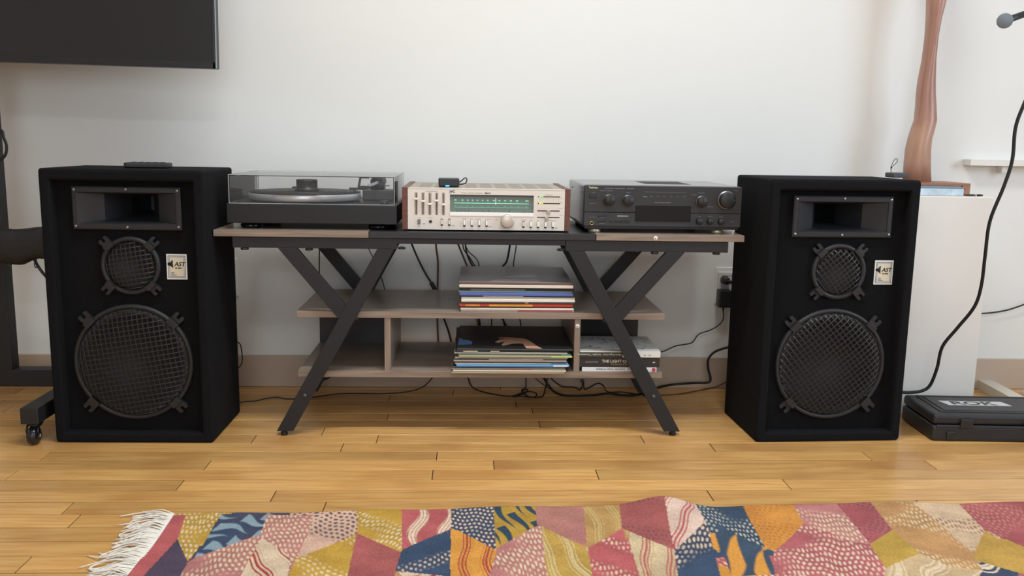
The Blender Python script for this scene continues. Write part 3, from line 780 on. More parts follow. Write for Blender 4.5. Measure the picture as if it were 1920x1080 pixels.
top2 = sleeve('black record sleeve with a hand pictured on the cover, topmost of the lower pile', .1255, 2.409, z, .0050, (50, 50, 50), (38, 38, 39), -.012, w=.320, group=G2)
def printed(name, pix, zt, mat, parent, off=0):
    q = []
    mi = parent.matrix_basis.inverted()
    for u, v in pix:
        p = mi @ at(830+u*.13542, 590+v*.13542+off, Z=zt); q.append((max(p.x, -.1585), max(p.y, .0015)))
    tk = zt-parent.location.z
    return obj(name, prism(newbm(), q, tk, tk+.0003, 'Z'), mat, parent)
zt = z+.0050
printed('printed_hand', [(725, 380), (780, 350), (860, 337), (770, 324), (780, 315), (900, 310), (1010, 318), (1100, 325), (1160, 340), (1230, 380), (1300, 430), (1375, 470), (1160, 465), (1130, 430), (1110, 400), (1040, 395), (960, 400), (900, 415), (830, 428), (815, 415), (850, 385), (900, 365), (830, 375), (760, 388)], zt, M('print_skin', (222, 168, 136), .35, noise=(40, .12)), top2)
printed('printed_patch', [(165, 310), (230, 315), (290, 350), (340, 350), (410, 375), (400, 410), (165, 415)], zt, M('print_blue', (98, 136, 190), .35, noise=(40, .2)), top2)

# ------------------------------------------------------------------ books
def book(label, x0, x1, y0, d, z, h, cov, spine, pages=(222, 216, 202), rot=0):
    t = thing('book', label, 'book', ((x0+x1)/2, y0, z), rot)
    w = (x1-x0)/2; c = .0016
    cm = M('book_%d_%d_%d' % cov, cov, .4)
    obj('cover', B(-w, w, 0, d, h-c, h), cm, t); obj('cover', B(-w, w, 0, d, 0, c), cm, t)
    obj('pages', B(-w+.003, w-.003, .004, d-.004, c, h-c), M('book_pages', pages, .8, noise=(200, .06), stretch=(1, 1, 20)), t)
    s = obj('spine', B(-w, w, -.001, .004, 0, h, .0008, 1), M('spine_%d_%d_%d' % spine, spine, .4), t)
    return t, s, w
b1, s1, w1 = book('thin white paperback with a red round mark, lowest of the three books', .3145, .5250, 2.422, .17, .178, .0125, (214, 214, 214), (222, 222, 224))
text('Economias Urbanas · Cuadernos · Ensayo de Bogotá', .0066, (.075, -.0016, .0090), M('blue_print', (70, 74, 100), .6), s1, rot=(PI/2, PI, 0))
rd = obj('red_mark', lathe(newbm(), [(.0034, -.0014), (.0054, -.0016), (.0054, -.0009)], 24, axis='Y'), M('red_print', (190, 60, 60), .5), s1); rd.location = (w1-.008, 0, .0062)
b2, s2, w2 = book('thick black book with white spine lettering in the middle of the three', .3075, .5330, 2.422, .19, .1908, .0280, (44, 41, 40), (46, 43, 41))
mw = M('white_print', (216, 212, 200), .6)
text('THE LIGHT OF I', .0112, (-.0505, -.0016, .0135), mw, s2, bold=.0002)
text('BURGOYNE', .0066, (-.0965, -.0016, .0125), M('pale_book_print', (150, 146, 140), .6), s2)
text('The Secrets of Time', .0062, (-.025, -.0016, .0068), M('ochre_print', (188, 168, 110), .6), s2, shear=.15)
text('for Stars', .0062, (.047, -.0016, .0068), M('pale_book_print', (150, 146, 140), .6), s2, shear=.15)
obj('printed_mark', B(w2-.020, w2-.013, -.0015, -.0005, .0125, .0155, .0004, 1), mw, s2)
b3, s3, w3 = book('white art book with small black flecks on its cover, topmost of three', .3075, .5340, 2.420, .195, .2192, .0178, (204, 204, 198), (224, 220, 212))
obj('dark_spine_half', B(-w3-.0003, -.006+.012, -.0016, .0038, -.0002, .0150, .0003, 1), M('book_green_black', (48, 54, 50), .45), s3)
text('Nuria Fragua Lima · Luis Jallo / Constantinos', .0068, (.002, -.0020, .0102), M('pale_yellow_print', (206, 204, 170), .6), s3, rot=(PI/2, PI, 0), bold=.0001)
mk = newbm()
for u in (.066, .080): box(mk, u, u+.006, -.0016, -.0006, .0062, .0078)
obj('printed_mark', mk, m_inkg, s3)
fl = newbm(); rr = random.Random(5)
for k in range(46):
    u = rr.uniform(-.095, .10); v = rr.uniform(.012, .175); a = rr.uniform(.003, .007); b_ = rr.uniform(.0008, .003)
    prism(fl, [(u, v-b_), (u+a, v), (u+a*.3, v+b_), (u-a, v+b_*.4)], .0178, .0181, 'Z')
obj('printed_fleck', fl, m_ink, b3)['kind'] = 'stuff'

# ------------------------------------------------------------------ things on the loudspeakers
r_ = thing('remote_control', 'flat black remote control with slanted sides on the loudspeaker', 'remote', (-.8565, 2.420, SH), .12)
bm = newbm(); prism(bm, [(-.053, .0), (.053, .0), (.058, .010), (.058, .045), (.052, .055), (-.052, .055), (-.058, .045), (-.058, .010)], .001, .0145, 'Z')
obj('body', bm, M('remote_body', (40, 40, 42), .5), r_, bevel=.0035)
bb = newbm()
for i in range(5):
    for j in range(2): box(bb, -.042+i*.018, -.031+i*.018, .014+j*.017, .024+j*.017, .0144, .0158, .0004, 1)
obj('button_pad', bb, m_rubber, r_)
d_ = thing('pocket_device', 'small grey flat device with a wrist loop on the loudspeaker by the sculpture', 'device', (1.2325, 2.530, SH), .05)
obj('body', B(-.024, .024, 0, .05, .0005, .0145, .003), M('device_grey', (66, 66, 68), .5), d_)
lp = newbm(); tube(lp, [(-.021, .02, .013), (-.0225, .02, .025), (-.0215, .02, .034), (-.016, .02, .048), (-.009, .02, .055), (-.005, .02, .050), (-.008, .02, .042), (-.0165, .02, .034), (-.0215, .02, .027)], .0009, 6)
obj('wrist_loop', lp, m_cable, d_)
kt = cyl(.0022, .006, (-.0215, .02, .026), 'Z', 10); obj('loop_stopper', kt, m_cable, d_)

# ------------------------------------------------------------------ television on its rolling stand
tv = thing('television', 'large black flat television mounted on the rolling stand', 'television', (-1.395, 2.60, 1.0068), 0)
tv.rotation_euler = (0, math.radians(.75), 0)
TW, TH = .6785, .78
obj('housing', B(-TW, TW, .004, .045, 0, TH, .004), m_plast, tv)
obj('screen', B(-TW+.006, TW-.006, .001, .005, .018, TH-.006), M('tv_screen', (34, 33, 34), .28), tv)
bz = newbm()
box(bz, TW-.0065, TW, -.001, .006, 0, TH, .0008, 1); box(bz, -TW, -TW+.0065, -.001, .006, 0, TH, .0008, 1); box(bz, -TW, TW, -.001, .006, TH-.0065, TH, .0008, 1); box(bz, -TW, TW, -.001, .006, 0, .018, .0008, 1)
obj('bezel', bz, M('tv_bezel', (30, 30, 31), .4), tv)
obj('edge_strip', B(TW, TW+.0028, .001, .010, 0, TH, .0008, 1), M('tv_edge', (128, 132, 134), .35, .6), tv)
st = thing('rolling_stand', 'black steel rolling television stand with castors beside the loudspeaker', 'stand', (-1.3955, 2.70, 0))
for x in (0,):
    obj('post', B(x-.0225, x+.0225, -.022, .022, .108, 1.45, .002), m_steel, st)
obj('crossbar', B(-.27, .27, -.024, .024, .057, .109, .002), m_steel, st)
for s in (-1, 1):
    ft = obj('foot_bar', B(s*.2480-.023, s*.2480+.023, -.397, .14, .060, .103, .002), m_steel, st)
    for y_ in (-.365, .11):
        fo = newbm(); box(fo, s*.2480-.014, s*.2480+.014, y_-.016, y_+.016, .054, .060); prism(fo, [(y_-.020, .046), (y_+.012, .054), (y_-.012, .054), (y_-.024, .040), (y_-.018, .022), (y_-.010, .022)][::-1], s*.2480-.0165, s*.2480-.0135, 'X')
        prism(fo, [(y_-.020, .046), (y_+.012, .054), (y_-.012, .054), (y_-.024, .040), (y_-.018, .022), (y_-.010, .022)][::-1], s*.2480+.0135, s*.2480+.0165, 'X')
        lathe(fo, [(.004, 0), (.016, .001), (.017, .006), (.010, .008), (.0, .008)], 20, (s*.2480, y_, .047))
        cs = obj('castor', fo, m_plast, ft)
        wh = newbm(); lathe(wh, [(0, -.012), (.018, -.012), (.0232, -.009), (.0235, 0), (.0232, .009), (.018, .012), (0, .012)], 28, (s*.2480, y_-.012, .0237), 'X')
        obj('wheel', wh, M('castor_wheel', (30, 30, 31), .22), cs)
        ax = newbm(); lathe(ax, [(0, -.0185), (.005, -.0185), (.005, .0185), (0, .0185)], 12, (s*.2480, y_-.012, .0237), 'X'); obj('axle', ax, m_screw, cs)
obj('mount_plate', B(-.20, .20, -.054, -.022, 1.10, 1.40, .003), m_steel, st)
# soft black bag slung on the stand
bg = thing('cable_bag', 'soft black bag slung across the rolling stand posts', 'bag', (-1.30, 2.648, .44))
bm = newbm(); rings = []
for i in range(13):
    u = i/12; x = -.165+u*.285; ring = []
    top = .103+.006*math.sin(u*9)-.020*max(0, u-.75)*4*.35; bot = .010*math.sin(u*7+1)+(.012 if .62 < u < .8 else 0)-(.010 if u > .9 else 0)
    sq = .55 if i in (0, 12) else 1
    for k in range(14):
        a = 2*PI*k/14; cz = (top+bot)/2; hz = (top-bot)/2*sq; hy = .026*sq
        ca, sa = math.cos(a), math.sin(a)
        ring.append(bm.verts.new((x, hy*math.copysign(abs(ca)**.7, ca)+.003*math.sin(i*2.1+k), cz+hz*math.copysign(abs(sa)**.6, sa)+.003*math.sin(i*1.7+k*2.3))))
    rings.append(ring)
for A, C in zip(rings, rings[1:]):
    for k in range(14): bm.faces.new((A[k], A[(k+1) % 14], C[(k+1) % 14], C[k])).smooth = True
bm.faces.new(rings[0]); bm.faces.new(rings[-1]); bmesh.ops.recalc_face_normals(bm, faces=bm.faces)
bo = obj('bag_body', bm, M('bag_fabric', (22, 22, 23), .55, bump=(40, .4, .006)), bg, smooth=True)
sd = bo.modifiers.new('smooth', 'SUBSURF'); sd.levels = 1; sd.render_levels = 1
for pts, rd_ in (([(.030, -.005, .012), (.050, -.012, -.020), (.075, -.008, -.055), (.105, .0, -.090)], .0042), ([(.038, -.012, .010), (.036, -.016, -.006), (.041, -.018, -.013), (.044, -.016, -.004), (.040, -.012, .012)], .0016),
                 ([(-.030, -.01, .010), (-.028, -.016, -.004), (-.034, -.018, -.010), (-.036, -.012, .006)], .0016)):
    s = newbm(); tube(s, pts, rd_, 8); obj('strap', s, m_cable, bg)
lo_ = newbm(); tube(lo_, [at(-4, 250, Y=2.675), at(4, 246, Y=2.668), at(7, 258, Y=2.665), at(12, 272, Y=2.665), at(11, 288, Y=2.665), at(4, 297, Y=2.67), at(-3, 298, Y=2.675), at(-10, 280, Y=2.675), at(-4, 252, Y=2.675)], .0032, 8, flat=1.6)
tag(obj('cable_strap', lo_, m_cable), 'small black strap loop hanging on the post of the television stand', 'strap')

# ------------------------------------------------------------------ right side: pedestal, sculpture, case
pd = thing('pedestal', 'white painted wooden pedestal behind the black loudspeaker', 'pedestal', (1.362, 2.60, 0), 0)
m_ped = M('pedestal_paint', (224, 219, 210), .55, noise=(5, .025), bump=(30, .08, .002))
obj('body', B(-.138, .191, 0, .275, 0, .6700, .0025), m_ped, pd)
PZ = .6700
bk = thing('wooden_block', 'flat brown wooden block under the tall sculpture on the pedestal', 'block', (1.40, 2.690, PZ))
obj('body', B(-.15, .130, 0, .16, 0, .036, .002), wood('block_wood', (156, 110, 84), (134, 90, 68), (146, 100, 76), .5, 'X', 4, .0), bk)
tw = newbm()
tube(tw, [(.085, -.0004, .003), (.094, -.0004, .012), (.103, -.0004, .028)], .0008, 6); tube(tw, [(.092, -.0004, .010), (.104, -.0004, .017), (.116, -.0004, .017)], .0007, 6); tube(tw, [(.101, -.0004, .024), (.104, -.0004, .030)], .0016, 6)
obj('drawn_twig', tw, M('twig_ink', (88, 58, 44), .6), bk)
SY = 2.775
prof = [(336, 1695.6, 1745), (306, 1698, 1743), (281, 1701, 1743), (260, 1706, 1744.5), (243, 1711, 1750), (225, 1717, 1754.7), (200, 1719, 1754), (176, 1720, 1753), (151, 1723, 1752.6), (113, 1731, 1752), (70, 1737, 1755), (35, 1740, 1761), (0, 1741, 1771), (-45, 1740, 1782), (-100, 1733, 1790), (-160, 1722, 1788), (-210, 1716, 1778), (-240, 1722, 1766)]
bm = newbm(); rings = []
for k, (py, xa, xb) in enumerate(prof):
    a = at(xa, py, Y=SY); c = at(xb, py, Y=SY)
    if k == 0: zz = PZ+.036
    else: zz = (a.z+c.z)/2
    cx = (a.x+c.x)/2; hw_ = (c.x-a.x)/2; ring = []
    tw_ = .25*math.sin(k*.5)
    for q in range(16):
        g = 2*PI*q/16; ca, sa = math.cos(g), math.sin(g)
        ring.append(bm.verts.new((cx+hw_*math.copysign(abs(ca)**.75, ca), SY+(.030+.006*math.sin(k*.6))*math.copysign(abs(sa)**.8, sa)+.004*math.cos(g*2+tw_), zz)))
    rings.append(ring)
for A, C in zip(rings, rings[1:]):
    for q in range(16): bm.faces.new((A[q], A[(q+1) % 16], C[(q+1) % 16], C[q])).smooth = True
bm.faces.new(rings[0]); bm.faces.new(rings[-1]); bmesh.ops.recalc_face_normals(bm, faces=bm.faces)
so = obj('wood_sculpture', bm, wood('sculpture_wood', (172, 130, 112), (148, 104, 88), (184, 144, 114), .38, 'Z', 3, 0, .15, across=14))
tag(so, 'tall bent brown wood sculpture rising from the pedestal', 'sculpture')
bb_ = thing('blue_box', 'flat pale blue marbled box on the white pedestal', 'box', (1.4095, 2.632, PZ), -.03)
obj('tray', B(-.090, .0670, 0, .05, .0005, .0215, .0012), M('marbled_blue', (186, 200, 208), .5, noise=(45, .22)), bb_)
obj('lid', B(-.090, .0665, .001, .05, .0216, .0260, .001), M('slate_blue', (104, 138, 158), .5, noise=(30, .15)), bb_)
pb = thing('paintbrush', 'thin dark paintbrush lying on the pedestal beside the blue box', 'brush', (1.483, 2.634, PZ+.0032), .04)
h_ = newbm(); lathe(h_, [(0, -.004), (.0022, -.003), (.0030, .01), (.0030, .026), (.0026, .030)], 12, (0, 0, 0), 'X'); obj('handle', h_, M('brush_handle', (46, 36, 34), .4), pb)
h_ = newbm(); lathe(h_, [(.0028, .030), (.0030, .031), (.0030, .036), (.0026, .037)], 12, (0, 0, 0), 'X'); obj('ferrule', h_, m_screw, pb)
h_ = newbm(); lathe(h_, [(.0026, .037), (.0032, .044), (.0022, .056), (0, .058)], 12, (0, 0, 0), 'X'); obj('bristles', h_, M('brush_bristles', (36, 24, 22), .8), pb)

# hard case
ca_ = thing('hard_case', 'black hard plastic case with a silver lettered plate beside the pedestal', 'case', (1.2955, 2.3500, 0), -.055)
CW, CD, CH = .40, .205, .081
cb = newbm(); box(cb, 0, CW, 0, CD, 0, .046, .009, 3); lower_shell = obj('lower_shell', cb, M('case_plastic', (34, 34, 36), .45, bump=(500, .15, .001)), ca_)
cb = newbm(); box(cb, .001, CW-.001, .001, CD-.001, .047, CH-.003, .010, 3); lid = obj('lid', cb, MATS['case_plastic'], ca_)
obj('seam_strip', B(.010, CW-.010, -.0025, .004, .0415, .0475, .001), M('case_seam', (48, 48, 50), .4), ca_)
rp = newbm()
for a in ((.03, CW-.03, .022, .030), (.03, CW-.03, CD-.026, CD-.018), (.03, .038, .03, CD-.026), (CW-.038, CW-.03, .03, CD-.026)): box(rp, a[0], a[1], a[2], a[3], CH-.004, CH-.0005, .001, 1)
box(rp, .046, CW-.046, .038, CD-.034, CH-.004, CH-.0008, .001, 1)
obj('raised_panel', rp, MATS['case_plastic'], lid)
for x in (.075, .255):
    obj('latch', B(x, x+.035, -.006, .004, .040, .066, .002), m_plast, ca_)
for x in (.040, .300): obj('side_rib', B(x, x+.024, -.004, .004, .006, .030, .003), m_plast, ca_)
pl = newbm(); prism(pl, [(.068, .125), (.250, .125), (.262, .085), (.080, .085)], CH-.0009, CH+.0008, 'Z')
plate = obj('name_plate', pl, M('plate_silver', (198, 200, 202), .4, .2), lid)
text('ROK', .0445, (.094, .0895, CH+.0009), M('plate_ink', (44, 44, 46), .5), plate, rot=(0, 0, 0), bold=.0012, sx=1.40)

# microphone boom and cable
ms = thing('microphone_stand', 'black boom stand with a round grey disc at the end of its arm', 'stand', (1.86, 2.36, 0))
dc = at(1884, 39, Y=2.30)-Vector((1.86, 2.36, 0))
ds = newbm(); lathe(ds, [(0, -.002), (.0175, -.002), (.0190, -.001), (.0190, .001), (.0150, .002), (0, .002)], 36, (0, 0, 0), 'Y')
do = obj('end_disc', ds, M('disc_grey', (112, 122, 128), .45, .1), ms); do.location = dc; do.rotation_euler = (.1, 0, -.45)
ar = newbm(); tube(ar, [dc+Vector((.002, .004, 0)), dc+Vector((.010, .008, .003))], .0035, 10, False); tube(ar, [dc+Vector((.010, .008, .003)), dc+Vector((.020, .010, .006)), dc+Vector((.060, .020, .020))], .0085, 12, False)
tube(ar, [dc+Vector((.055, .019, .0185)), Vector((0, 0, dc.z+.19))], .007, 12, False)
obj('boom_arm', ar, m_plast2, ms)
obj('pole', cyl(.009, dc.z+.17, (0, 0, .03), 'Z', 16), m_steel, ms)
obj('clutch', cyl(.018, .05, (0, 0, dc.z+.165), 'Z', 20, .003), m_plast, ms)
for k in range(3):
    a = k*2*PI/3; l_ = newbm(); tube(l_, [(0, 0, .16), (.27*math.cos(a), .27*math.sin(a), .010)], .008, 10, False); obj('leg', l_, m_steel, ms)
def cable(label, pts, r, mat=m_cable, name='cable', flat=1, group=None, n=8):
    o = obj(name, tube(newbm(), pts, r, n, flat=flat), mat); return tag(o, label, 'cable', group)
cable('thick black microphone cable hanging in front of the pedestal onto the case',
      [at(1975, 60, Y=2.34), at(1945, 140, Y=2.34), at(1920, 195, Y=2.35), at(1904, 240, Y=2.36), at(1898, 300, Y=2.37), at(1882, 350, Y=2.38), at(1856, 415, Y=2.40), at(1847, 480, Y=2.42), at(1840, 535, Y=2.44), at(1827, 575, Y=2.46),
       at(1795, 615, Y=2.49), at(1767, 650, Y=2.51), at(1757, 690, Y=2.52), at(1744, 722, Y=2.53), at(1728, 733, Y=2.535), at(1706, 736, Y=2.54), at(1680, 738, Y=2.545), (1.25, 2.565, .035), (1.225, 2.572, .006)], .0048)
cable('thin black cable running along the wall to the right of the pedestal', [at(1838, 588, Y=2.885), at(1862, 586, Y=2.885), at(1890, 581, Y=2.885), at(1920, 571, Y=2.885), at(1990, 545, Y=2.885)], .0026)
# ledge on the wall, low plank and plastic wrap at the right
lg = thing('wall_ledge', 'narrow white ledge fixed to the wall beyond the pedestal', 'shelf', (1.617, 2.9009, .757))
obj('board', B(0, .95, -.045, -.0002, 0, .020, .001), m_white, lg)
for x in (.115, .7): obj('bracket', B(x, x+.018, -.03, -.0002, -.022, 0, .001), m_white, lg)
e0 = at(1834, 712, Z=.032); e1 = at(1926, 762, Z=.032)
pk = newbm(); dv = (e1-e0); dv.z = 0; dn = dv.normalized(); nv = Vector((dn.y, -dn.x, 0))
if nv.x < 0: nv = -nv
q0 = e0; q1 = e0+dn*.55
prism(pk, [((q0).x, q0.y), (q1.x, q1.y), (q1.x+nv.x*.048, q1.y+nv.y*.048), (q0.x+nv.x*.048, q0.y+nv.y*.048)], .0, .032, 'Z')
tag(obj('white_beam', pk, M('beam_paint', (206, 198, 184), .6, noise=(8, .04))), 'low pale wooden beam lying on the floor behind the hard case', 'beam')
rw = random.Random(3); bm = newbm(); bmesh.ops.create_icosphere(bm, subdivisions=2, radius=.035)
for v in bm.verts: v.co = Vector((v.co.x*1.1, v.co.y, v.co.z*.55))*rw.uniform(.6, 1.25)
zmin = min(v.co.z for v in bm.verts)
wp = obj('plastic_wrap', bm, clear('plastic_film', (.9, .9, .9), haze=.35)); wp.location = (at(1912, 724, Z=.03).x+.03, 2.78, -zmin+.001)
tag(wp, 'crumpled clear plastic wrap on the floor beyond the beam', 'plastic wrap')

# ------------------------------------------------------------------ wall outlets and plugs
def outlet(label, x, z):
    t = thing('wall_outlet', label, 'outlet', (x, WY, z))
    obj('back_plate', B(-.040, .040, -.006, -.0002, -.062, .062, .003), m_wplast, t)
    obj('socket_plate', B(-.034, .034, -.014, -.006, -.060, .048, .004), M('socket_plastic', (206, 204, 198), .4), t)
    for dz in (.024, -.028): obj('socket', B(-.014, .014, -.0155, -.013, dz-.013, dz+.013, .004), m_wplast, t)
    return t
OX, OZ = .851, .349
outlet('white wall outlet with two black plugs beside the right loudspeaker', OX, OZ)
outlet('white wall outlet half hidden behind the loudspeaker with the remote', at(446, 520, Y=2.895).x-.040, .362)
pg = thing('power_plug', 'round black plug in the upper socket of the wall outlet', 'plug', (OX-.012, WY-.016, OZ+.022))
obj('body', lathe(newbm(), [(0, -.030), (.010, -.030), (.0125, -.026), (.0145, -.008), (.0145, 0), (0, 0)], 24, axis='Y'), m_plast, pg)
obj('strain_relief', tube(newbm(), [(0, -.026, 0), (.012, -.030, -.002), (.030, -.030, -.004)], .005, 8), m_rubber, pg)
ad = thing('power_adapter', 'black power adapter block in the lower socket of the wall outlet', 'adapter', (OX-.016, WY-.016, OZ-.036))
obj('body', B(-.021, .021, -.036, 0, -.030, .028, .004), m_plast, ad)
obj('strain_relief', cyl(.0035, .010, (0, -.018, -.040), 'Z', 10), m_rubber, ad)

# ------------------------------------------------------------------ cables round the table
YB = 2.842
cable('thin black adapter cable running from the wall adapter to behind the books', [Vector((OX-.016, WY-.034, OZ-.075)), at(1356, 598, Y=2.868), at(1347, 610, Y=2.87), at(1332, 619, Y=2.872), at(1310, 627, Y=2.872), at(1298, 642, Y=2.87), at(1283, 646, Y=2.868), at(1266, 649, Y=2.86), at(1243, 659, Y=2.85), at(1215, 664, Y=2.84), at(1190, 680, Y=2.83)], .0020)
cable('thick black power cable looping from the right loudspeaker to the table leg', [at(1385, 648, Y=2.80), at(1362, 652, Y=2.81), at(1340, 660, Y=2.82), at(1328, 674, Y=2.82), at(1328, 692, Y=2.82), at(1332, 708, Y=2.82), at(1328, 717, Y=2.82), at(1300, 718, Y=2.82), at(1262, 721, Y=2.815), at(1232, 727, Z=.006), at(1205, 738, Z=.006), at(1175, 741, Z=.006), at(1140, 738, Z=.006), at(1110, 741, Z=.006), at(1065, 742, Z=.006), at(1042, 736, Z=.006), at(1028, 722, Y=2.835), at(1016, 700, Y=2.835), at(1010, 680, Y=2.835)], .0040)
cable('thin brown wire lying on the floor by the right loudspeaker', [at(1230, 741, Z=.003), at(1270, 739, Z=.003), at(1310, 732, Z=.003), at(1340, 726, Z=.003), at(1362, 716, Y=2.87)], .0022, m_brown)
cable('flat brown speaker wire hanging straight down behind the shelves', [at(816, 440, Y=YB), at(818, 465, Y=YB), at(821, 490, Y=YB), at(821, 520, Y=YB), at(820, 560, Y=YB), at(820, 600, Y=YB), at(822, 645, Y=YB), at(824, 690, Y=YB)], .0030, m_brown)
cable('black cable with a plug slanting down behind the upper shelf', [at(764, 440, Y=YB), at(772, 458, Y=YB), at(785, 488, Y=YB), at(799, 515, Y=YB), at(808, 529, Y=YB), at(816, 545, Y=YB), at(826, 580, Y=YB), at(834, 602, Y=YB), at(842, 625, Y=YB), at(850, 660, Y=YB)], .0030)
cp = obj('cable_plug', tube(newbm(), [at(808, 530, Y=YB-.012), at(812, 536, Y=YB-.012), at(815.5, 543, Y=YB-.012)], .0068, 10), m_plast); tag(cp, 'black cable connector hanging at the back of the upper shelf', 'plug')
cable('brown speaker wire running down behind the upper record pile', [at(852, 440, Y=YB), at(859, 458, Y=YB), at(868, 480, Y=YB), at(877, 503, Y=YB), at(888, 540, Y=YB), at(895, 600, Y=YB), at(905, 640, Y=YB)], .0030, m_brown)
gB = 'thin black cables bunched behind the upper record pile'
for lb_, (pts, rr_) in zip(('thin black cable bending early in the bunch behind the upper records', 'thickest black cable of the bunch behind the upper records', 'finest black cable bowing out of the bunch behind the upper records'), (((( 868, 440), (868, 460), (871, 470), (880, 482), (890, 498), (898, 510), (915, 560), (922, 610), (915, 660)), .0019), (((874, 440), (873, 462), (877, 480), (885, 497), (892, 510), (896, 560), (900, 610), (908, 660)), .0027),
                 (((872, 440), (873, 460), (880, 473), (892, 484), (898, 496), (898, 512), (905, 560), (950, 610), (960, 660)), .0016))):
    cable(lb_, [at(x, y_, Y=YB+.012*((lb_.startswith('thick'))-(lb_.startswith('fin')))) for i_, (x, y_) in enumerate(pts)], rr_, group=gB)
cable('thick black cable curving down behind the right half of the record pile', [at(959, 440, Y=YB), at(956, 460, Y=YB), at(953, 478, Y=YB), at(949, 492, Y=YB), at(940, 504, Y=YB), at(925, 540, Y=YB), at(935, 580, Y=YB), at(945, 604, Y=YB), at(955, 650, Y=YB)], .0032)
cable('thin black cable hanging straight behind the right half of the record pile', [at(969, 440, Y=YB), at(968, 460, Y=YB), at(965, 480, Y=YB), at(963, 495, Y=YB), at(963, 515, Y=YB), at(968, 560, Y=YB), at(975, 600, Y=YB), at(982, 640, Y=YB), at(985, 690, Y=YB), at(986, 725, Z=.004), at(980, 733, Z=.003)], .0018)
cable('thin black cable hanging straight down behind the left brace of the table', [at(599, 445, Y=YB), at(599, 480, Y=YB), at(599, 515, Y=YB), at(604, 560, Y=YB), at(608, 640, Y=YB), at(603, 700, Y=YB)], .0019)
cable('pair of black wires crossing behind the left table leg', [at(686, 445, Y=YB), at(692, 468, Y=YB), at(699, 482, Y=YB), at(709, 505, Y=YB), at(718, 530, Y=YB), at(722, 550, Y=YB), at(730, 620, Y=YB)], .0028, flat=.55)
cable('thin black cable looping on the floor under the lower record pile', [at(876, 700, Y=2.84), at(880, 716, Y=2.84), at(887, 727, Z=.012), at(903, 734, Z=.004), at(930, 740, Z=.004), at(956, 743, Z=.005), at(975, 738, Z=.010), at(992, 734, Z=.012), at(1006, 738, Z=.008), at(1002, 745, Z=.006), at(988, 742, Z=.010), at(978, 733, Z=.016), at(984, 729, Z=.020), at(990, 733, Z=.016), at(980, 739, Z=.014), at(962, 744, Z=.010), at(978, 743, Z=.004), at(1000, 745, Z=.004), at(1017, 743, Z=.004), at(1022, 730, Z=.010), at(1026, 712, Y=2.845), at(1028, 690, Y=2.845)], .0022)
cable('thin black cable with a tied loop on the floor under the books', [at(1030, 700, Y=2.85), at(1034, 710, Y=2.85), at(1046, 720, Y=2.85), at(1056, 725, Z=.006), at(1076, 726, Z=.006), at(1088, 731, Z=.008), at(1092, 720, Y=2.80), at(1089, 713, Y=2.80), at(1094, 714, Y=2.80), at(1096, 730, Z=.014), at(1108, 725, Z=.010), at(1121, 719, Z=.02), at(1131, 723, Z=.012), at(1140, 735, Z=.006), at(1165, 735, Z=.006), at(1200, 740, Z=.005)], .0021)
cable('thin brown wire falling to the floor behind the lower shelf', [at(1000, 700, Y=2.85), at(1006, 711, Y=2.85), at(1020, 722, Z=.012), at(1032, 730, Z=.004)], .0016, m_brown)
cable('thin black cable on the floor between the left loudspeaker and the table leg', [at(440, 757, Z=.003), at(458, 753, Z=.003), at(478, 752, Z=.003), at(500, 747, Z=.004), at(520, 745, Z=.004), at(540, 748, Z=.003), at(580, 746, Z=.003), at(640, 738, Z=.003), at(720, 738, Z=.003), at(768, 734, Z=.004), at(792, 726, Z=.010), at(806, 714, Y=2.84), at(814, 700, Y=2.84), at(818, 680, Y=2.84)], .0018)
cable('short black cable coming out from behind the left table leg', [at(598, 717, Y=2.80), at(608, 712, Y=2.82), at(620, 706, Y=2.835), at(640, 694, Y=2.84), at(660, 680, Y=2.845)], .0026)
cable('thin black wire loop at the back of the left loudspeaker', [at(436, 640, Y=2.70), at(449, 644, Y=2.72), at(453, 658, Y=2.72), at(454, 676, Y=2.72), at(449, 688, Y=2.71), at(436, 696, Y=2.69)], .0018)

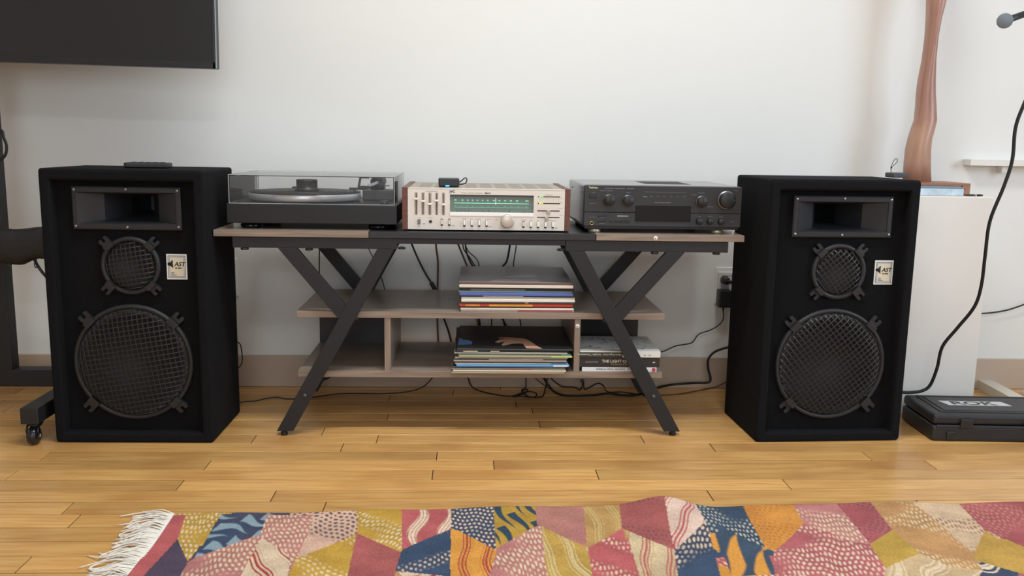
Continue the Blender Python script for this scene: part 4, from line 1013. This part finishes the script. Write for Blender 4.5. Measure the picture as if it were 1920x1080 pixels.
# ------------------------------------------------------------------ rug
def build_rug():
    X0r, ang = -.637, .016
    xs = np.arange(X0r, 1.72, .0020)
    ys = np.concatenate([np.arange(0, .34, .0026), np.arange(.34, 1.10, .0065)])     # distance from the far edge towards the room
    GX, GD = np.meshgrid(xs, ys)
    edge = 1.8588 + (GX-X0r)*.0225                 # far edge runs slightly off the wall's line
    edge += .006*np.sin(GX*5.2+1)*np.exp(-GD*2)
    edge -= .010*np.exp(-((GX-1.55)/.3)**2)
    GY = edge-GD
    LX = GX + .010*np.sin(GD*6)*np.clip(1-(GX-X0r)/.5, 0, 1)
    # waves in the cloth
    c = .438 + GD*.42
    Zr = .024*np.exp(-((GX-c)/.070)**2)*np.exp(-(GD/.20)**2)
    Zr += .0035*(1+np.sin(GX*9.0+GD*7))*np.exp(-((GX-.75)/.55)**2)
    Zr += .0016*(1+np.sin(GX*21-GD*13))
    Zr = Zr+.0055
    # pattern: patches traced on the cloth, each with its own ground colour and woven marks
    s = 650/1920
    def A(pts): return [(150+u*s, 920+v*s) for u, v in pts]
    def Bc(pts): return [(700+u*s, 920+v*s) for u, v in pts]
    def Cc(pts): return [(1270+u*s, 920+v*s) for u, v in pts]
    MU, PK, DP, NV, PU, CR, OR, TN, RO = (196, 152, 34), (196, 92, 92), (190, 118, 112), (58, 78, 104), (86, 72, 92), (226, 198, 162), (226, 152, 34), (192, 142, 84), (178, 86, 88)
    W = (236, 214, 178); RED = (176, 52, 52); BK = (62, 70, 80); LB = (140, 166, 176)
    # ground, mark kind, mark colour, angle
    PT = [
        (A([(500, 130), (592, 130), (592, 150), (545, 262), (355, 480), (255, 480)]), PK, None, W, 0),
        (A([(590, 130), (785, 130), (785, 150), (600, 388), (560, 300), (545, 260)]), MU, 'dash', W, .9),
        (A([(545, 260), (560, 300), (597, 400), (545, 490), (340, 490)]), PU, None, W, 0),
        (A([(785, 130), (1040, 130), (1040, 160), (1000, 245), (700, 345), (638, 368)]), NV, 'feather', LB, .5),
        (A([(640, 365), (1000, 245), (1040, 130), (1295, 130), (1270, 220), (1200, 375), (1165, 480), (545, 490), (600, 390)]), DP, 'dash', W, .8),
        (A([(1295, 130), (1540, 130), (1535, 240), (1200, 380), (1270, 220)]), (224, 178, 150), 'dash', BK, .3),
        (A([(1010, 262), (1120, 330), (1168, 380), (1150, 490), (880, 490)]), CR, 'stripe', RED, .9),
        (A([(1200, 375), (1532, 238), (1480, 490), (1150, 490)]), MU, 'dash', W, .5),
        (A([(1538, 120), (1790, 120), (1782, 352), (1535, 237)]), MU, 'dash', W, -.6),
        (A([(1532, 236), (1778, 352), (1740, 490), (1478, 490)]), RO, None, W, 0),
        (Bc([(158, 110), (432, 105), (432, 217), (158, 338)]), PK, 'flame', W, 0),
        (Bc([(158, 337), (432, 215), (432, 490), (120, 450)]), NV, 'dot', W, .4),
        (Bc([(432, 105), (668, 100), (678, 335), (470, 225), (432, 217)]), NV, 'dot', W, .1),
        (Bc([(430, 216), (470, 226), (678, 336), (640, 490), (425, 490)]), OR, 'stripe', RED, 1.5),
        (Bc([(668, 100), (900, 95), (905, 215), (690, 325), (678, 335)]), MU, 'feather', (50, 74, 92), 1.3),
        (Bc([(900, 95), (1165, 95), (1185, 325), (1060, 275), (930, 208)]), DP, None, W, 0),
        (Bc([(905, 213), (690, 322), (640, 490), (965, 490), (930, 215)]), DP, 'dash', W, 1.2),
        (Bc([(930, 210), (1060, 275), (1222, 352), (1218, 490), (965, 490)]), (190, 150, 54), 'stripe', (214, 190, 130), 1.2),
        (Bc([(1165, 95), (1362, 90), (1378, 212), (1188, 332)]), (190, 146, 76), 'stripe', (206, 176, 104), 1.4),
        (Bc([(1188, 330), (1378, 212), (1482, 490), (1215, 490)]), PK, 'dash', W, -.9),
        (Bc([(1362, 90), (1520, 30), (1600, 40), (1668, 332), (1378, 212)]), (176, 92, 86), 'dot', (128, 72, 86), .2),
        (Bc([(1590, 30), (1785, 90), (1842, 217), (1667, 332)]), (224, 190, 168), 'stripe', (190, 74, 76), -1.0),
        (Bc([(1400, 222), (1668, 330), (1708, 430), (1690, 490), (1480, 490)]), (212, 186, 140), 'stripe', (190, 90, 80), -1.0),
        (Bc([(1667, 331), (1842, 216), (1925, 490), (1690, 490)]), NV, 'dash', W, -.8),
        (Cc([(90, 80), (355, 80), (485, 335), (360, 290), (210, 215), (150, 215)]), (58, 76, 96), 'dash', (200, 196, 176), -.9),
        (Cc([(210, 212), (360, 288), (485, 333), (545, 490), (300, 490), (240, 330)]), (64, 84, 104), 'leaf', OR, -.8),
        (Cc([(355, 80), (628, 70), (692, 200), (530, 355), (486, 335)]), (216, 142, 36), 'dot', (196, 112, 34), .3),
        (Cc([(628, 60), (872, 75), (1062, 312), (960, 302), (695, 198)]), DP, 'dash', W, -.9),
        (Cc([(872, 75), (1062, 75), (1187, 222), (1062, 312)]), RO, 'dot', (116, 70, 92), -.7),
        (Cc([(695, 198), (960, 300), (1062, 312), (1150, 440), (1140, 490), (535, 490), (530, 355)]), (188, 96, 98), 'dash', W, -.8),
        (Cc([(1060, 314), (1186, 223), (1342, 352), (1150, 440)]), (196, 156, 48), None, W, 0),
        (Cc([(1062, 75), (1300, 75), (1642, 342), (1690, 440), (1500, 420), (1342, 352), (1186, 221)]), (194, 142, 82), 'dash', (230, 206, 160), -.9),
        (Cc([(1300, 75), (1562, 75), (1705, 232), (1642, 345)]), (214, 180, 140), 'dash', (140, 96, 74), -.9),
        (Cc([(1562, 75), (2100, 75), (2100, 400), (1705, 225)]), RO, 'dash', (206, 130, 120), -.6),
        (Cc([(1705, 228), (2100, 480), (2100, 520), (1645, 382), (1642, 345)]), (196, 152, 54), None, W, 0),
        (Cc([(1150, 438), (1342, 352), (1500, 420), (1690, 440), (1660, 490), (1140, 490)]), (204, 172, 122), 'stripe', (232, 206, 166), -.6),
    ]
    # outlines to cloth coordinates (x, distance from the far edge)
    P2 = []
    for poly, g, k, mc, an in PT:
        q = []
        for px, py in poly:
            p = at(px, py, Z=.006); e = 1.8588+(p.x-X0r)*.0225; q.append((p.x, e-p.y))
        P2.append((np.array(q), g, k, mc, an))
    rng = np.random.RandomState(4)
    seeds = np.stack([rng.uniform(-.65, 1.75, 90), rng.uniform(.26, 1.15, 90)], 1)
    kinds = ['dash', 'dot', 'stripe', None, 'feather', 'flame', 'dash']; grounds = [MU, PK, DP, NV, CR, OR, TN, RO, DP, PK]
    n = GX.size; x = LX.ravel(); d = GD.ravel()
    owner = np.full(n, -1)
    for i, (q, *_r) in enumerate(P2):
        inside = np.zeros(n, bool); m = len(q)
        sel = (x > q[:, 0].min()) & (x < q[:, 0].max()) & (d > q[:, 1].min()-.03) & (d < q[:, 1].max())
        xi, di = x[sel], d[sel]; ins = np.zeros(xi.size, bool)
        for a in range(m):
            x1, y1 = q[a]; x2, y2 = q[(a+1) % m]
            cond = ((y1 > di) != (y2 > di))
            with np.errstate(divide='ignore', invalid='ignore'):
                ins ^= cond & (xi < (x2-x1)*(di-y1)/(y2-y1)+x1)
        inside[sel] = ins; owner[inside] = i
    styles = [(g, k, mc, an) for q, g, k, mc, an in P2]
    far = (owner < 0) & (d > .262)
    if far.any():
        dx_ = x[far][:, None]-seeds[None, :, 0]; dd = d[far][:, None]-seeds[None, :, 1]
        owner[far] = len(styles)+np.argmin(dx_**2+(dd*.7)**2, 1)
    for k in range(90): styles.append((grounds[rng.randint(10)], kinds[rng.randint(7)], W if rng.rand() < .75 else RED, rng.uniform(-1.2, 1.2)))
    miss = owner < 0
    if miss.any():      # slivers between outlines: nearest traced patch
        cen = np.array([q.mean(0) for q, *_r in P2])
        owner[miss] = np.argmin((x[miss][:, None]-cen[None, :, 0])**2+((d[miss][:, None]-cen[None, :, 1])*1.2)**2, 1)
    col = np.zeros((n, 3)); 
    nz = lambda f, p: np.sin(x*f+p+2*np.sin(d*f*.7+p*2))*np.cos(d*f*1.3+p*1.7+1.5*np.sin(x*f*.6))
    for i in np.unique(owner):
        g, k, mc, an = styles[i]; sl = owner == i
        g_ = np.array(lin(g)); mc_ = np.array(lin(mc)); xx, yy = x[sl], d[sl]*.45       # the weave's marks are drawn out along the rug
        ca, sa = math.cos(an), math.sin(an); u = xx*ca+yy*sa; v = -xx*sa+yy*ca
        a = np.zeros(xx.size)
        pm = np.clip(.5+1.1*nz(17, i)[sl], 0, 1)          # marks come and go over the patch
        if k == 'dash':
            u = u+.003*np.sin(v*130+i); v = v+.0025*np.sin(u*90+i*2)
            r = np.floor(v/.0074); h1 = np.sin(r*12.99+i)*.3; uu = (u/.0128+.5*(r % 2)+h1) % 1-.5; vv = (v/.0074) % 1-.5
            hs = .7+.5*np.abs(np.sin(np.floor(u/.0128+.5*(r % 2)+h1)*7.7+r*3.1))
            a = np.clip((1-np.sqrt((uu/(.36*hs))**2+(vv/(.33*hs))**2))*3.5, 0, 1)*np.clip(pm*2.2-.35, 0, 1)*.85
        elif k == 'dot':
            u = u+.002*np.sin(v*150+i); v = v+.002*np.sin(u*110+i); r = np.floor(v/.0080); uu = (u/.0100+.5*(r % 2)) % 1-.5; vv = (v/.0080) % 1-.5
            a = np.clip((1-np.sqrt((uu/.32)**2+(vv/.34)**2))*4, 0, 1)*np.clip(pm*2-.2, 0, 1)*.85
        elif k == 'stripe':
            t = v+.008*np.sin(u*36+i)+.003*np.sin(u*91); band = np.sin(t*2*PI/.046+i)
            fine = np.clip((np.sin(t*2*PI/.0068)-.25)*3, 0, 1)
            a = fine*np.clip(band*3+.6, 0, 1)+np.clip((band-.93)*14, 0, 1)
        elif k == 'feather':
            t = v+.30*u+.005*np.sin(u*80+i); tri = np.abs((t/.022) % 1-.5)*2
            L_ = (u/.085+.37*np.floor(t/.022)) % 1
            a = np.clip((1-L_*1.1-tri)*5, 0, 1)
        elif k == 'flame':
            t = u+.010*np.sin(v*70+i); tri = np.abs((t/.062+.2) % 1-.5)*2
            L_ = np.abs((v/.09+.1) % 1-.5)*2
            a = np.clip((.55-tri-.3*L_)*6, 0, 1)*np.where(np.sin(t*2*PI/.0075) > -.4, 1, .25)
        elif k == 'leaf':
            t = v+.008*np.sin(u*44); tri = np.abs((t/.045+.35) % 1-.5)*2; L_ = np.abs((u/.11) % 1-.5)*2
            a = np.clip((.80-tri-.7*L_)*6, 0, 1)
        a = np.clip(a, 0, 1)[:, None]
        gg = g_[None, :]*(1+.13*nz(23, i*1.3)[sl]+.07*nz(61, i*.7)[sl])[:, None]
        if g == NV: gg = gg*(1-.5*pm[:, None])+np.array(lin(PU))*.5*pm[:, None]
        if g == RO or g == DP: gg = gg*(1+np.stack([np.zeros_like(pm), .12*pm, -.05*pm], 1))
        col[sl] = gg*(1-a)+mc_[None, :]*a
    edge_d = np.minimum(d, 10)
    ny, nx = GX.shape
    V = np.stack([LX.ravel(), GY.ravel(), Zr.ravel()], 1)
    idx = np.arange(n).reshape(ny, nx)
    F = np.stack([idx[:-1, :-1], idx[1:, :-1], idx[1:, 1:], idx[:-1, 1:]], -1).reshape(-1, 4)
    # skirt: the cloth's thickness along its border
    loop = np.concatenate([idx[0, :], idx[1:, -1], idx[-1, -2::-1], idx[-2:0:-1, 0]])
    sk = V[loop].copy(); sk[:, 2] -= .0045; base = n; nl = len(loop)
    V = np.concatenate([V, sk]); col = np.concatenate([col, col[loop]])
    j = np.arange(nl); F2 = np.stack([loop[j], loop[(j+1) % nl], base+(j+1) % nl, base+j], -1)
    F = np.concatenate([F, F2])
    me = bpy.data.meshes.new('rug')
    me.vertices.add(len(V)); me.vertices.foreach_set('co', V.astype(np.float32).ravel())
    me.loops.add(F.size); me.loops.foreach_set('vertex_index', F.astype(np.int32).ravel())
    me.polygons.add(len(F)); me.polygons.foreach_set('loop_start', np.arange(0, F.size, 4, dtype=np.int32))
    me.polygons.foreach_set('use_smooth', np.ones(len(F), bool))
    me.update(calc_edges=True)
    gray = col.mean(1, keepdims=True); col = (col*.86+gray*.14)*.88
    at_ = me.color_attributes.new('weave', 'FLOAT_COLOR', 'POINT')
    at_.data.foreach_set('color', np.concatenate([np.clip(col, 0, 1), np.ones((len(V), 1))], 1).astype(np.float32).ravel())
    m = bpy.data.materials.new('woven_wool'); m.use_nodes = True; nt = m.node_tree; b = nt.nodes['Principled BSDF']
    va = nt.nodes.new('ShaderNodeVertexColor'); va.layer_name = 'weave'
    tc = nt.nodes.new('ShaderNodeTexCoord'); mp = nt.nodes.new('ShaderNodeMapping'); mp.inputs['Scale'].default_value = (1, .5, 1); nt.links.new(tc.outputs['Object'], mp.inputs[0])
    no = nt.nodes.new('ShaderNodeTexNoise'); no.inputs['Scale'].default_value = 260; no.inputs['Detail'].default_value = 3; nt.links.new(mp.outputs[0], no.inputs['Vector'])
    mr = nt.nodes.new('ShaderNodeMapRange'); mr.inputs['To Min'].default_value = .62; mr.inputs['To Max'].default_value = 1.3; nt.links.new(no.outputs['Fac'], mr.inputs[0])
    mx = nt.nodes.new('ShaderNodeMix'); mx.data_type = 'RGBA'; mx.blend_type = 'MULTIPLY'; mx.inputs[0].default_value = 1
    nt.links.new(va.outputs[0], mx.inputs[6]); nt.links.new(mr.outputs[0], mx.inputs[7]); nt.links.new(mx.outputs[2], b.inputs['Base Color'])
    b.inputs['Roughness'].default_value = .9; b.inputs['Specular IOR Level'].default_value = .15
    bp = nt.nodes.new('ShaderNodeBump'); bp.inputs['Strength'].default_value = .5; bp.inputs['Distance'].default_value = .0015; nt.links.new(no.outputs['Fac'], bp.inputs['Height']); nt.links.new(bp.outputs[0], b.inputs['Normal'])
    ro = obj('rug', me, m)
    tag(ro, 'colourful woven patchwork rug with white fringe on the wooden floor', 'rug')
    # fringe at the left end: knotted strands in loose bunches
    rf = random.Random(11); fb = newbm()
    dd = .004
    while dd < 1.08:
        y_ = 1.8588-dd; clump = .018*math.sin(dd*95)+.010*math.sin(dd*231+1)
        L_ = rf.uniform(.050, .085)*(1 if rf.random() < .9 else 1.3); x0 = X0r+.010*math.sin(dd*6)
        ez = rf.uniform(.0015, .008)
        pts = [(x0+.004, y_, .006), (x0-L_*.35, y_+clump*.3+rf.uniform(-.003, .003), .006+ez), (x0-L_*.7, y_+clump*.8+rf.uniform(-.007, .007), .003+ez*.6), (x0-L_, y_+clump+rf.uniform(-.014, .014), .0022)]
        tube(fb, pts, rf.uniform(.0010, .0017), 5, sub=4); dd += rf.uniform(.0018, .0036)
    for k in range(7):   # stray curls
        y_ = 1.8588-rf.uniform(.0, .3); x0 = X0r
        tube(fb, [(x0, y_, .007), (x0-.03, y_+.015, .010), (x0-.06, y_+.010, .006), (x0-.075, y_-.008, .004), (x0-.055, y_-.014, .004)], .0011, 5, sub=4)
    fo = obj('fringe', fb, M('fringe_cotton', (232, 226, 214), .9), ro); fo['kind'] = 'stuff'
build_rug()
